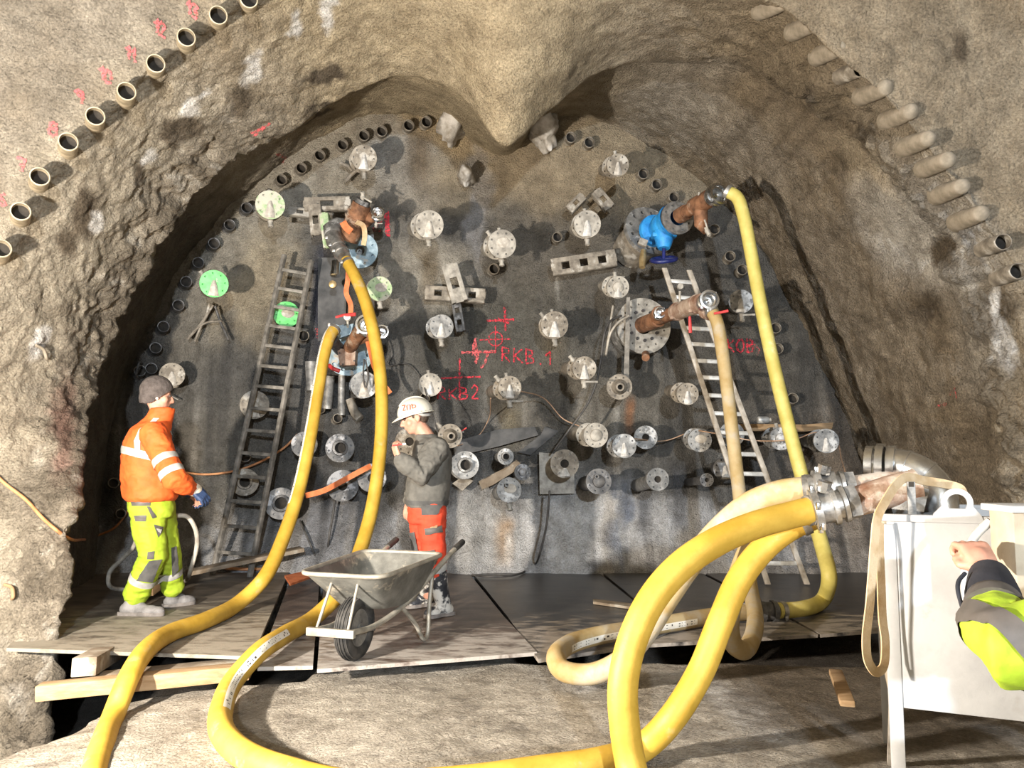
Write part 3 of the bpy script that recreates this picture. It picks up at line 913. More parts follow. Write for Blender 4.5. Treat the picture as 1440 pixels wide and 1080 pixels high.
panel([(9, 911), (355, 923), (416, 782), (150, 782)], 0.0, 0.022, MAT['panel'], 'dusty brown platform panel at the left under the man in orange')
panel([(362, 938), (440, 936), (452, 782), (421, 782)], -0.022, 0.022, MAT['panel_red'], 'narrow reddish platform panel between the left panel and the wheelbarrow panel')
panel([(446, 941), (755, 917), (708, 866), (661, 808), (640, 784), (458, 784)], -0.006, 0.022, MAT['panel_red'], 'reddish wet platform panel under the wheelbarrow, white dust on its front edge')
panel([(757, 927), (903, 906), (950, 884), (905, 856), (834, 799), (812, 784), (646, 784), (665, 806), (713, 866)], -0.012, 0.022, MAT['panel_wet'], 'dark wet platform panel in the middle, right of the wheelbarrow panel')
panel([(908, 906), (1150, 892), (1112, 872), (985, 806), (945, 784), (817, 784), (838, 798), (910, 856), (955, 884)], -0.008, 0.022, MAT['panel_wet'], 'black wet platform panel behind the yellow hose loops')
panel([(1154, 892), (1262, 884), (1262, 784), (950, 784), (990, 805), (1116, 871)], -0.010, 0.022, MAT['panel_wet'], 'dark platform panel at the right under the foot of the pale ladder')
b = MB()
b.prism([G(834, 842, 0.012), G(893, 849, 0.012), G(893, 854, 0.012), G(834, 846, 0.012)], (0, 0, -0.02))
at_base(tag(b.build('lath', MAT['wood_old'], None), 'thin pale lath lying on the dark wet middle panel', 'lath'))


def beam(p0, p1, wdt, hgt, material, label, name='timber_beam', cat='beam'):
    p0, p1 = Vector(p0), Vector(p1)
    d = (p1 - p0)
    L_ = d.length
    d.normalize()
    s_ = Vector((d.y, -d.x, 0)).normalized()
    u_ = s_.cross(d)
    R = Matrix((d, s_, u_)).transposed()
    b = MB()
    b.box((p0 + p1) / 2, (L_, wdt, hgt), R, 0.006)
    return at_base(tag(b.build(name, material, None), label, cat))


beam(P(54, 973, 4.42), P(352, 943, 4.62), 0.10, 0.085, MAT['wood'], 'long squared timber lying under the front edge of the left panel')
beam(P(118, 938, 4.50), P(175, 905, 5.55), 0.13, 0.105, MAT['wood_old'], 'short muddy timber block bearing the left platform panel')
beam(P(1175, 945, 4.10), P(1192, 990, 3.62), 0.065, 0.03, MAT['wood'], 'small pale offcut of wood on the brown ground left of the cabinet', 'wood_offcut', 'wood')
beam(P(262, 806, 7.35), P(425, 772, 7.85), 0.20, 0.04, MAT['wood_old'], 'muddy plank lying along the foot of the face behind the left ladder', 'plank', 'plank')
beam(P(205, 830, 6.5), P(238, 806, 6.95), 0.12, 0.10, MAT['wood'], 'short wood block on the platform between the orange man and the face', 'wood_block', 'wood')
beam(P(128, 953, 4.62), P(352, 931, 4.78), 0.16, 0.03, MAT['wood_old'], 'flat muddy board lying on the squared timber under the left panel', 'board', 'board')

# ------------------------------------------------------------------ tubes of the pipe arch
def open_tube(front, base, r, material, label, group, bore=True, rough=0.0):
    front, base = Vector(front), Vector(base)
    ax = (front - base).normalized()
    Ln = (front - base).length
    root = thing('pipe_stub', label, 'pipe', base + ax * (Ln * 0.5), group)
    b = MB()
    t = r * 0.13
    b.lathe([(r, 0), (r, Ln * .33), (r, Ln * .66), (r, Ln - .004), (r - .004, Ln), (r - t, Ln), (r - t, Ln - .09)], base, ax, 24)
    if rough:
        for i, v in enumerate(b.v):
            v = Vector(v)
            h = (v - base).dot(ax) / Ln
            rad = (v - base) - ax * (v - base).dot(ax)
            k = 1 + rough * (1.2 - h) + 0.12 * math.sin(7 * h + i * 1.7) * rough * 2
            b.v[i] = tuple(base + ax * (v - base).dot(ax) + rad * k)
    b.build('tube', material, root, 40)
    c = MB()
    c.lathe([(r - t + .001, 0), (r * .6, -.004), (0, -.006)], base + ax * (Ln - .088), ax, 20)
    c.build('bore', MAT['bore'], root, 40)
    return root


ORD = ['first', 'second', 'third', 'fourth', 'fifth', 'sixth', 'seventh', 'eighth', 'ninth', 'tenth', 'eleventh', 'twelfth', 'thirteenth',
       'fourteenth', 'fifteenth', 'sixteenth', 'seventeenth', 'eighteenth', 'nineteenth', 'twentieth']
for i, (x, y) in enumerate([(2, 349), (29, 297), (56, 248), (96, 199), (134, 163), (178, 128), (219, 89), (262, 52), (307, 21), (350, -2)]):
    s, n = hit(x + 3, y + 15)
    base = s - n * 0.05
    tip = P(x, y, s.y - 0.25)
    open_tube(tip, base + (s - tip).normalized() * .05, 0.062, MAT['tube_clean'],
              '%s cut steel tube, counting up the upper left wall row' % ORD[i], 'cut tubes in the row on the upper left wall')

for i, (x, y) in enumerate([(1100, 4), (1146, 33), (1180, 68), (1210, 97), (1243, 124), (1278, 158), (1303, 196), (1330, 226), (1350, 263), (1377, 301), (1411, 340), (1432, 381)]):
    s, n = hit(x - 22, y + 8)
    tip = P(x, y, s.y - 0.24)
    op = i in (3, 10, 11)
    ax = (tip - s).normalized()
    if not op:
        root = thing('pipe_stub', '%s shotcrete-covered stub, counting down the upper right wall row' % ORD[i], 'pipe', s, 'coated pipe stubs in the row on the upper right wall')
        b = MB()
        b.capsule([s - ax * .10, s + (tip - s) * .35, s + (tip - s) * .75, tip + ax * .02], [.075, .066, .062, .056], 18)
        A = np.array(b.v)
        nz = fbm(A * 14 + i, 3, .6)[:, None] * .012
        cA = np.array(s)[None, :]
        b.v = [tuple(v) for v in A + (A - cA) / (np.linalg.norm(A - cA, axis=1, keepdims=True) + .02) * nz]
        b.build('coating', MAT['pipe_dusty'], root, 80)
        continue
    open_tube(tip, s - ax * .08, 0.055, MAT['pipe_dusty'] if not op else MAT['steel_tan'],
              '%s stub with open end, counting down the upper right wall row' % ORD[i],
              'coated pipe stubs in the row on the upper right wall', rough=0.35 if not op else 0.12)
    if not op:
        pass

rim_l = [(197, 521), (213, 518), (219, 489), (230, 459), (251, 429), (262, 396), (279, 369), (301, 342), (323, 316), (347, 292), (372, 275), (396, 252), (424, 236), (450, 218), (482, 203), (512, 190), (537, 184), (575, 176), (600, 171)]
for i, (x, y) in enumerate(rim_l):
    s, n = hit(x - 3, y + 5)
    tip = P(x, y, s.y - 0.17)
    ax = (tip - s).normalized()
    open_tube(tip, s - ax * .1, 0.062, MAT['steel_dark'] if i < 10 else MAT['steel_tan'],
              '%s open tube up the left face rim, counted from the orange man' % ORD[i], 'open tubes along the left rim of the face')
rim_r = [(803, 193), (829, 200), (905, 244), (924, 259), (948, 277), (1027, 360), (1044, 379), (1091, 461), (1094, 490), (1005, 322), (1115, 560)]
for i, (x, y) in enumerate(rim_r):
    s, n = hit(x - 4, y + 5)
    tip = P(x, y, s.y - 0.17)
    ax = (tip - s).normalized()
    nm = ['under the right edge of the hanging ceiling tongue', 'right of the hanging ceiling tongue', 'below right of the topmost right flange', 'second below right of the topmost right flange',
          'upper left of the blue valve', 'left of the lemon yellow hose, upper one', 'left of the lemon yellow hose, lower one', 'right of the lemon yellow hose, upper one',
          'right of the lemon yellow hose, lower one', 'in the dark below the rusty pipe with the blue valve', 'right of the lemon yellow hose above the brown plank'][i]
    open_tube(tip, s - ax * .1, 0.06, MAT['steel_tan'], 'open tube end %s' % nm, 'open tubes along the right rim of the face')
for (x, y, r, lb) in [(475, 798 - 210, .05, 'small round pipe end low between the two yellow hoses'), (598, 559, .055, 'small tilted pipe end with a hole above the white helmet'),
                      (695, 378, .06, 'open tube end just under the big round flange at the middle top'), (784, 333, .055, 'grey tube stub left of the top middle right flange'),
                      (345, 642, .06, 'pale pipe ring behind the left ladder'), (160, 679, .055, 'small rusty pipe ring on the face behind the man in orange'),
                      (427, 472, .06, 'short pipe plug right of the left ladder at the dark blue patch'), (170, 722, .05, 'pale pipe end low behind the man in orange'),
                      (451, 575, .05, 'dark small pipe hole beside the left yellow hose')]:
    s, n = hit(x - 3, y + 3)
    tip = P(x, y, s.y - 0.2)
    open_tube(tip, s - (tip - s).normalized() * .1, r, MAT['steel_tan'], lb, None)
for o in col.objects:
    if o.name.startswith('pipe_stub') and o.parent is None and 'group' in o and o['group'] is None:
        del o['group']


# ------------------------------------------------------------------ flanged standpipes drilled into the face
def ball_valve(root, c, d, ax, size, material, handle=None, hd=None):
    """little drain valve hanging from c in direction d"""
    c, d, ax = Vector(c), Vector(d).normalized(), Vector(ax).normalized()
    b = MB()
    s = size
    b.lathe([(0, 0), (.32 * s, 0), (.32 * s, .55 * s), (.5 * s, .6 * s), (.55 * s, 1.1 * s), (.42 * s, 1.3 * s), (.42 * s, 1.7 * s), (.5 * s, 1.72 * s), (.5 * s, 2.05 * s), (.28 * s, 2.06 * s), (.26 * s, 1.8 * s), (0, 1.8 * s)], c, d, 12)
    v = b.build('drain_valve', material, root, 40)
    if handle is not None:
        h = MB()
        side = Vector(hd).normalized()
        p0 = c + d * s * .85 + ax * s * .55
        h.lathe([(0, -.5 * s), (.14 * s, -.5 * s), (.14 * s, .12 * s), (0, .12 * s)], p0, ax, 8)
        e = p0 + side * s * 2.3 + ax * s * .2
        h.tube([p0, p0 + side * s * .6 + ax * s * .1, e], [.13 * s, .16 * s, .2 * s], 8, True, .5)
        h.build('handle', handle, v, 40)
    return v


def standpipe(fx, fy, dpx, bx, by, Lp, code, mk, label, group='flanged standpipes on the face'):
    Lp *= 1.3
    F_ = P(fx, fy, 8.36 - Lp)
    B_, n_ = hit(bx, by)
    B_ = B_ - n_ * .08
    ax = (F_ - B_).normalized()
    Ln = (F_ - B_).length
    R = dpx / 2160 * F_.y
    m = MAT[mk]
    body = MAT['steel_tan'] if mk in ('green', 'green_pale', 'green_bright') else m
    root = thing('standpipe', label, 'pipe', B_, group)
    up = (Vector((0, 0, 1)) - ax * ax.z).normalized()
    sd = up.cross(ax).normalized()
    th = 0.026
    ph = random.uniform(0, .78)
    b = MB()
    rp = R * .62
    b.lathe([(rp * 1.02, 0), (rp * 1.02, Ln * .4), (rp, Ln * .5), (rp, Ln - 2 * th)], B_, ax, 24)
    b.build('sleeve', body, root, 40)
    if Lp > .3 and 'n' not in code:
        b = MB()
        b.flange(B_ + ax * max(.16, Ln - .24 - .12 * ('w' in code)), ax, R * .99, rp * .98, .03, 8, None, ph + .2)
        b.build('back_flange', body, root, 30)
    b = MB()
    b.flange(F_ - ax * (th + .006), ax, R * .985, rp * .9, th, 8, None, ph)
    b.build('weld_flange', body, root, 30)
    b = MB()
    bore = R * .30 if 'h' in code else 0
    if 'H' in code:
        bore = R * .36
    b.flange(F_, ax, R, bore, th, 8, None, ph)
    if 'p' in code:
        b.lathe([(R * .5, 0), (R * .46, .018), (R * .30, .026), (0, .028)], F_, ax, 24)
    if 'c' in code:
        b.lathe([(R * .62, 0), (R * .55, .03), (R * .34, .11), (R * .32, .13), (R * .2, .13), (R * .2, .03)], F_, ax, 24)
    if 'H' in code:
        b.lathe([(R * .56, 0), (R * .52, .05), (R * .38, .055), (R * .36, 0)], F_, ax, 24)
    b.build('cap' if bore == 0 else 'end_flange', m, root, 30)
    if bore or 'c' in code:
        b = MB()
        b.lathe([(max(bore, R * .2) * 1.02, 0), (0, -.002)], F_ - ax * (th * .9 - (.06 if 'c' in code else 0)), ax, 18)
        b.build('bore', MAT['bore'], root, 40)
    if ('d' in code or 'g' in code) and 'H' not in code:
        # lime that ran out of the middle and set: a tapered blob widening downwards
        b = MB()
        pts, wd = [], []
        top = .25 if 'h' not in code else -.3
        for k in range(6):
            t = k / 5
            pts.append(F_ + ax * (.002 + .012 * math.sin(t * PI * .8)) + up * R * (top - t * (top + .88)))
            wd.append(R * (.12 + .26 * t ** .8) * random.uniform(.88, 1.12))
        vs, fs = [], []
        for k, (p_, w_) in enumerate(zip(pts, wd)):
            vs += [p_ - sd * w_ - ax * .006, p_ - sd * w_ * .5 + ax * .012, p_ + ax * .02, p_ + sd * w_ * .5 + ax * .012, p_ + sd * w_ - ax * .006]
        for k in range(5):
            for q in range(4):
                fs.append((k * 5 + q, k * 5 + q + 1, k * 5 + q + 6, k * 5 + q + 5))
        b.add(vs, fs)
        b.build('deposit', MAT['deposit'] if 'd' in code else MAT['deposit_grey'], root, 60)
    if 'o' in code:   # small outlet pipe in the cap
        b = MB()
        q = F_ + up * R * .35 - sd * R * .25
        b.lathe([(R * .17, -.01), (R * .17, .07), (R * .10, .07), (R * .10, .0), (0, 0)], q, ax, 14)
        b.build('outlet', m, root, 40)
    if 'O' in code:   # dark patch of cement
        b = MB()
        b.ball(F_ + up * R * .1 + sd * R * .1, R * .5, 12, 7, (1, .14, .75), Matrix((sd, ax, up)).transposed())
        b.build('deposit', MAT['deposit_grey'], root, 60)
    if 'v' in code:
        ball_valve(root, F_ - ax * .10 - up * R * .72 + sd * R * .05, -up + ax * .25 + sd * .1, ax, .056, MAT['steel_pale'], None)
    if 'V' in code:
        ball_valve(root, F_ - ax * .10 - up * R * .72 + sd * R * .05, -up + ax * .25 + sd * .1, ax, .056, MAT['steel_pale'], MAT['steel_pale'], sd)
    if 't' in code:
        ball_valve(root, F_ - ax * .16 + up * R * .62, up + sd * -.15, ax, .040, MAT['steel_pale'], MAT['steel_pale'], sd)
    if 'l' in code:
        ball_valve(root, F_ - ax * .2 + up * R * .45 - sd * R * .5, up * .9 - sd * .7, ax, .045, MAT['steel_pale'], None)
    if 'r' in code:
        ball_valve(root, F_ - ax * .1 + sd * R * .6 + up * R * .2, sd + up * .3, ax, .036, MAT['steel_pale'], MAT['red'], sd + up * .7)
    return root


SP = [
    (380, 288, 41, 371, 300, .62, 'gtv', 'green_pale', 'pale green flange with cement on its cap, topmost at the left'),
    (512, 222, 37, 500, 229, .60, 'dvw', 'steel_tan', 'dusty flange high at the top left of the face, sprayed cable bundle under it'),
    (604, 316, 41, 580, 318, .75, 'gvw', 'steel_pale', 'whitened flange just left of the painted ceiling line, upper middle of the face'),
    (706, 343, 41, 686, 350, .70, 'Otlvw', 'steel_pale', 'pale flange with a grey cement patch on its cap, upper middle'),
    (869, 232, 32, 848, 238, .65, 'gtw', 'steel_tan', 'cement-caked flange topmost at the right of the face'),
    (826, 315, 39, 810, 321, .60, 'dtv', 'steel_pale', 'pale flange with small valves, left of the blue valve'),
    (301, 399, 39, 288, 407, .65, 'gln', 'green_bright', 'bright green flange with a bundle of bars hanging below it'),
    (403, 442, 37, 399, 445, .14, 'On', 'green_bright', 'bright green flange seen between the rungs of the left ladder'),
    (242, 527, 34, 236, 531, .35, 'g', 'steel_tan', 'brownish flange just above the knitted cap of the orange man'),
    (358, 569, 40, 354, 570, .16, 'g', 'steel_tan', 'large flat flange behind the lower left rail of the left ladder'),
    (512, 541, 38, 503, 545, .50, 'g', 'steel_grey', 'grey flange with lime fan between the hoses, below the blue flange plates'),
    (534, 406, 35, 525, 408, .55, 'Otv', 'green_pale', 'worn green flange right beside the yellow hose'),
    (621, 459, 34, 604, 462, .65, 'dvw', 'steel_grey', 'grey flange with lime streak, below the sprayed steel bracket cross'),
    (605, 541, 33, 596, 545, .50, 'dtn', 'steel_pale', 'flange with white streak just above the white helmet'),
    (717, 545, 33, 692, 551, .80, 'dVtlw', 'steel_tan', 'flange with silvery cap and lever valve below the red letters'),
    (780, 457, 39, 768, 461, .55, 'dtlv', 'steel_tan', 'tan flange with glossy cap right of the red crosses'),
    (633, 613, 34, 622, 609, .60, 'crln', 'steel_tan', 'nozzle standpipe with a red lever right behind the man in grey'),
    (576, 621, 40, 568, 620, .35, 'hn', 'steel_tan', 'flange with a round hole behind the raised hand of the man in grey'),
    (869, 404, 32, 848, 401, .70, 'pdtw', 'steel_pale', 'pale flange with round hub, above the big riveted disc'),
    (822, 518, 34, 797, 516, .80, 'dVlw', 'steel_tan', 'tan flange with lime streak left below the big riveted disc'),
    (871, 544, 36, 866, 540, .45, 'cn', 'steel_tan', 'nozzle flange with a dark hole under the long flat strap'),
    (1042, 424, 34, 1034, 428, .55, 'dnV', 'steel_grey', 'grey flange between the two right hoses, upper right'),
    (967, 554, 31, 943, 548, .75, 'dw', 'steel_tan', 'flange with white cap left of the pale ladder at middle height'),
    (838, 612, 35, 806, 612, .80, 'phw', 'steel_pale', 'white-capped flange with a hole, behind the thin black tube, middle right'),
    (878, 627, 34, 858, 627, .60, 'dw', 'steel_grey', 'grey flange with dark smear in the low row, right of the white-capped one'),
    (908, 615, 33, 902, 616, .30, 'hn', 'steel_grey', 'flat grey flange with a hole in the low row, touched by the copper wire'),
    (984, 619, 33, 967, 615, .60, 'Ow', 'steel_grey', 'double flange in the low row just left of the pale ladder'),
    (1029, 611, 35, 1021, 611, .35, 'gn', 'steel_grey', 'flange half hidden behind the cream hose and ladder rail'),
    (1098, 617, 32, 1071, 612, .70, 'phtw', 'steel_grey', 'flange behind the lemon yellow hose under the brown plank'),
    (1162, 620, 34, 1136, 620, .75, 'dw', 'steel_grey', 'rightmost flange of the face at the end of the brown plank'),
    (925, 674, 32, 896, 682, .75, 'hn', 'steel_grey', 'protruding grey flange with a hole, lowest row right of centre'),
    (994, 675, 19, 968, 678, .75, 'hn', 'steel_dark', 'small dark flange with a hole right of the protruding grey one, lowest row'),
    (1020, 659, 33, 1010, 658, .35, 'gn', 'steel_dark', 'dark flange behind the cream hose, lowest row'),
    (842, 677, 36, 822, 680, .60, 'ponw', 'steel_dark', 'black capped flange with small spout, right of the square board'),
    (794, 652, 40, 783, 655, .45, 'hdn', 'steel_tan', 'tan flange with ragged hole in front of the square board'),
    (654, 654, 39, 646, 656, .45, 'Hd', 'steel_grey', 'flange with wide hole right beside the elbow of the man in grey'),
    (711, 642, 23, 699, 643, .55, 'Hn', 'steel_grey', 'small flange with round hole and rust drip, right of the man in grey'),
    (735, 664, 23, 727, 664, .35, 'pn', 'steel_dark', 'small dark capped flange left of the square board'),
    (716, 689, 35, 702, 694, .60, 'oOvn', 'steel_grey', 'flange with small outlet dripping rust down the face'),
    (344, 678, 38, 340, 679, .16, 'Hgn', 'steel_tan', 'tan flange with a hole framed by the left ladder, near its foot'),
    (395, 708, 44, 389, 710, .30, 'Hn', 'steel_dark', 'wide dark flange with a hole right of the left ladder, near the floor'),
    (478, 630, 40, 470, 632, .35, 'Hn', 'steel_dark', 'dark flange with a hole between the two left yellow hoses, upper one'),
    (428, 625, 36, 421, 627, .30, 'hn', 'steel_dark', 'dark flange half hidden by the left yellow hose, beside the ladder'),
    (482, 683, 44, 474, 684, .25, 'hn', 'steel_dark', 'dark flange crossed by an orange strap, between the yellow hoses'),
    (523, 672, 40, 515, 673, .30, 'hn', 'steel_dark', 'dark flange half hidden by the second yellow hose at waist height'),
]
for row in SP:
    standpipe(*row)

# square board behind the flange with the ragged hole
b = MB()
q = hit(784, 665)[0]
b.prism([P(x, y, q.y - .16) for x, y in ((758, 636), (807, 641), (808, 694), (759, 695))], (0, .03, 0))
at_base(tag(b.build('board', MAT['steel_pale'], None), 'square grey board standing behind the flange with ragged hole', 'board'))

# ------------------------------------------------------------------ lumps of shotcrete hanging on anchors
def lump(px, py, w_, h_, dep, label, taper=.8, tail=0):
    s, n = hit(px, py)
    b = MB()
    R_ = w_ / 1080 * s.y / 2
    H_ = h_ / 1080 * s.y / 2
    c = s + Vector((0, -dep * .55, 0))
    seg, rn = 26, 18
    vs, fs = [], []
    for i in range(rn + 1):
        th = PI * i / rn
        for k in range(seg):
            a = 2 * PI * k / seg
            z = math.cos(th)
            rr = math.sin(th) * (1 + taper * .5 * z)
            vs.append(Vector((rr * math.cos(a) * R_ + tail * R_ * max(0, -z), rr * math.sin(a) * dep * .8, z * H_)))
    A = np.array([tuple(v) for v in vs])
    nz = fbm(A * 7 + px, 4, .6) * .13 + fbm(A * 22 + px, 3, .6) * .035
    ln = np.linalg.norm(A / np.array([R_, dep * .8, H_]), axis=1, keepdims=True) + 1e-6
    A = A + (A / (np.linalg.norm(A, axis=1, keepdims=True) + 1e-6)) * nz[:, None]
    for i in range(rn):
        for k in range(seg):
            k2 = (k + 1) % seg
            fs.append((i * seg + k, (i + 1) * seg + k, (i + 1) * seg + k2, i * seg + k2))
    b.add([Vector(v) + c for v in A], fs)
    o = b.build('shotcrete_lump', MAT['lump'], None, 80)
    tag(o, label, 'lump')
    o.location = Vector((0, 0, 0))
    return at_base(o)


lump(641, 189, 36, 60, .34, 'pale shotcrete lump hanging left of the ceiling tongue', .9, -.4)
lump(764, 197, 36, 52, .34, 'pale shotcrete lump hanging right of the ceiling tongue', .9, .2)
lump(657, 256, 19, 20, .30, 'small white ball of shotcrete below the ceiling tongue', .1)

# ------------------------------------------------------------------ ladders
def ladder(tl, tr, bl, br, rung_px, rail_w, rail_d, mr, mg, label):
    """rails between four 3-D corners, rungs at given image heights"""
    root = thing('ladder', label, 'ladder', (Vector(bl) + Vector(br)) / 2)
    across = (Vector(br) - Vector(bl)).normalized()
    for p0, p1 in ((bl, tl), (br, tr)):
        p0, p1 = Vector(p0), Vector(p1)
        d = (p1 - p0).normalized()
        n = d.cross(across).normalized()
        R = Matrix((across, n, d)).transposed()
        b = MB()
        b.box((p0 + p1) / 2, (rail_w, rail_d, (p1 - p0).length), R, min(rail_w, rail_d) * .18)
        b.build('rail', mr, root, 30)
    for t in rung_px:
        a = Vector(bl).lerp(Vector(tl), t)
        c = Vector(br).lerp(Vector(tr), t)
        d = (Vector(tl) - Vector(bl)).normalized()
        n = d.cross(across).normalized()
        x = (c - a).normalized()
        R = Matrix((x, n, d)).transposed()
        b = MB()
        b.box((a + c) / 2, ((c - a).length + rail_w * .6, rail_d * .55, rail_w * .85), R, rail_w * .15)
        b.build('rung', mg, root, 30)
    return root


def frac(y, y0, Y0, y1, Y1):
    """height fraction on a leaning rail for an image row"""
    a, b_ = P(720, y0, Y0), P(720, y1, Y1)
    lo_, hi_ = 0.0, 1.0
    for _ in range(40):
        m = (lo_ + hi_) / 2
        q = a.lerp(b_, m)
        if to_px(np.array([[q.x, q.y, q.z]]))[1][0] > y:
            lo_ = m
        else:
            hi_ = m
    return lo_


ry = [382, 407, 432, 458, 485, 513, 541, 572, 603, 635, 668, 703, 739, 777]
ladder(P(400, 358, 8.05), P(438, 366, 8.05), G(299, 808, .002), G(351, 812, .002), [frac(y, 810, 7.55, 362, 8.05) for y in ry], .042, .05,
       MAT['ladder_grey'], MAT['ladder_grey'], 'dark grey steel ladder leaning on the face beside the man in orange')
ry = [395, 417, 438, 459, 481, 504, 527, 552, 577, 604, 634, 662, 691, 722, 754, 791]
ladder(P(934, 377, 7.55), P(969, 380, 7.55), G(1080, 822, 0.0), G(1135, 822, 0.0), [frac(y, 822, 7.0, 378, 7.55) for y in ry], .052, .03,
       MAT['ladder_pale'], MAT['rung'], 'pale cement-splashed ladder leaning on the face behind the cream hose')


# ------------------------------------------------------------------ pipe fittings
def ring_end(b, c, ax, r, ln=.07):
    """open quick-coupling end: bright lipped ring with a stepped bore"""
    b.lathe([(r * .72, -ln), (r * .98, -ln), (r, -ln * .6), (r * .84, -ln * .5), (r * .84, -ln * .25), (r * 1.02, -ln * .2), (r * 1.02, 0), (r * .80, .002), (r * .76, -ln * .3), (r * .62, -ln * .35), (r * .60, -ln * .8), (r * .3, -ln * .82), (r * .22, -ln * .5), (0, -ln * .45)], c, ax, 28)
    for k in (0, 1):
        n = Vector(ax).normalized().orthogonal().normalized() * (1 if k else -1)
        b.box(Vector(c) - Vector(ax).normalized() * ln * .3 + n * r * 1.05, (r * .25, r * .25, r * .3))
    return b


def disc_lugs(root, c, ax, R, m, nb=8):
    b = MB()
    ax = Vector(ax).normalized()
    n = ax.orthogonal().normalized()
    q = ax.cross(n)
    for k in range(nb):
        a = 2 * PI * k / nb + .3
        b.lathe([(0, 0), (R * .09, 0), (R * .09, R * .09), (0, R * .09)], c + (n * math.cos(a) + q * math.sin(a)) * R * .84, ax, 6)
    return b.build('bolts', m, root, 30)


def seg_pipe(root, pts, rads, m, name='pipe_section', seg=20):
    b = MB()
    b.tube(pts, rads, seg)
    return b.build(name, m, root, 40)


def band(root, c, ax, r, w_, m, name='clamp'):
    b = MB()
    ax = Vector(ax).normalized()
    b.lathe([(r, -w_ / 2), (r * 1.12, -w_ / 2), (r * 1.12, w_ / 2), (r, w_ / 2)], c, ax, 24, True)
    n = ax.orthogonal().normalized()
    b.box(Vector(c) + n * r * 1.2, (r * .4, r * .4, w_), None, .003)
    return b.build(name, m, root, 40)


# --- upper left injection head
root = thing('injection_head', 'rusty injection head with grey branch pipe at the top of the second yellow hose', 'valve', hit(497, 335)[0])
w0, wn = hit(497, 340)
b = MB()
fc = P(506, 352, 7.95)
b.flange(fc, Vector((.05, -1, -.05)), .19, .05, .03, 8)
b.build('flange_plate', MAT['blue_pale'], root, 30)
b = MB()
b.flange(P(497, 334, 8.1), Vector((.1, -1, .05)), .22, .05, .035, 8)
b.build('back_flange', MAT['steel_grey'], root, 30)
seg_pipe(root, [P(490, 325, 8.25), P(497, 322, 7.95), P(500, 316, 7.8)], [.10, .10, .10], MAT['rust'])
seg_pipe(root, [P(489, 338, 7.75), P(496, 318, 7.70), P(502, 304, 7.65), P(509, 287, 7.6)], [.10, .105, .105, .098], MAT['rust'])
for (x, y, Y) in ((500, 307, 7.66), (503, 299, 7.645)):
    band(root, P(x, y, Y), P(509, 287, 7.6) - P(496, 318, 7.7), .10, .025, MAT['rust'], 'weld_ring')
seg_pipe(root, [P(506, 294, 7.62), P(511, 281, 7.58)], [.085, .075], MAT['steel_dark'], 'end_cap')
ball_valve(root, P(510, 284, 7.56), Vector((.1, -.5, .8)), Vector((0, -1, 0)), .05, MAT['steel_pale'], MAT['steel_pale'], Vector((1, 0, -.6)))
b = MB()
e = P(531, 298, 7.5)
ring_end(b, e, (.15, -1, .25), .065, .09)
b.build('coupling_ring', MAT['chrome'], root, 40)
seg_pipe(root, [P(505, 320, 7.75), P(522, 306, 7.66), P(530, 300, 7.58)], [.055, .055, .055], MAT['rust'])
ball_valve(root, P(529, 312, 7.55), Vector((0, -.2, -1)), Vector((0, -1, 0)), .03, MAT['steel_pale'], MAT['steel_pale'], Vector((1, 0, 0)))
seg_pipe(root, [P(490, 320, 7.8), P(474, 318, 7.74), P(467, 323, 7.68), P(468, 332, 7.62)], [.085, .09, .09, .085], MAT['steel_grey'], 'elbow')
seg_pipe(root, [P(466, 325, 7.66), P(471, 340, 7.58), P(477, 351, 7.53), P(484, 362, 7.47)], [.08, .088, .07, .07], MAT['alu'], 'quick_coupling')
for (x, y, Y) in ((470, 337, 7.6), (475, 347, 7.55), (480, 355, 7.51)):
    band(root, P(x, y, Y), P(484, 362, 7.47) - P(466, 325, 7.66), .073, .03, MAT['alu'], 'coupling_ring')
b = MB()
b.ball(P(487, 292, 7.6), .03, 10, 7)
b.build('cap_knob', MAT['steel_pale'], root, 60)
# --- lower left injection head
root = thing('injection_head', 'lower left injection head with blue plates and bright ring, left yellow hose clamped on', 'valve', hit(490, 490)[0])
b = MB()
b.flange(P(490, 492, 7.95), Vector((.05, -1, -.05)), .27, .06, .035, 12)
b.build('flange_plate', MAT['blue_pale'], root, 30)
b = MB()
b.prism([P(x, y, 7.72) for x, y in ((468, 455), (482, 459), (497, 455), (493, 470), (476, 476))], (0, .07, 0))
b.build('bracket', MAT['blue_pale'], root, 20)
b = MB()
b.prism([P(x, y, 7.66) for x, y in ((474, 490), (500, 492), (499, 513), (478, 514))], (0, .12, 0))
b.build('coupling_block', MAT['rust_pale'], root, 20)
disc_lugs(root, P(488, 502, 7.66), (0, -1, 0), .10, MAT['ink'], 4)
seg_pipe(root, [P(488, 496, 7.85), P(494, 486, 7.65), P(503, 471, 7.45), P(511, 459, 7.28)], [.07, .07, .068, .07], MAT['rust'])
b = MB()
ring_end(b, P(514, 456, 7.17), (.1, -1, .08), .095, .12)
b.build('coupling_ring', MAT['chrome'], root, 40)
seg_pipe(root, [P(500, 480, 7.6), P(520, 472, 7.5), P(534, 467, 7.42)], [.05, .05, .055], MAT['rust'])
b = MB()
ring_end(b, P(537, 466, 7.36), (.15, -1, .05), .065, .09)
b.build('coupling_ring', MAT['chrome'], root, 40)
b = MB()
b.lathe([(0, 0), (.035, 0), (.035, .03), (0, .03)], P(489, 447, 7.6), (0, -1, .2), 16)
b.tube([P(489, 447, 7.6), P(489, 460, 7.72)], .012, 8)
b.build('gauge', MAT['hose_text'], root, 40)
b = MB()
b.tube([P(472, 446, 7.6), P(484, 443, 7.58), P(500, 442, 7.5)], [.012, .014, .018], 8, True, .5)
b.build('lever', MAT['red'], root, 40)
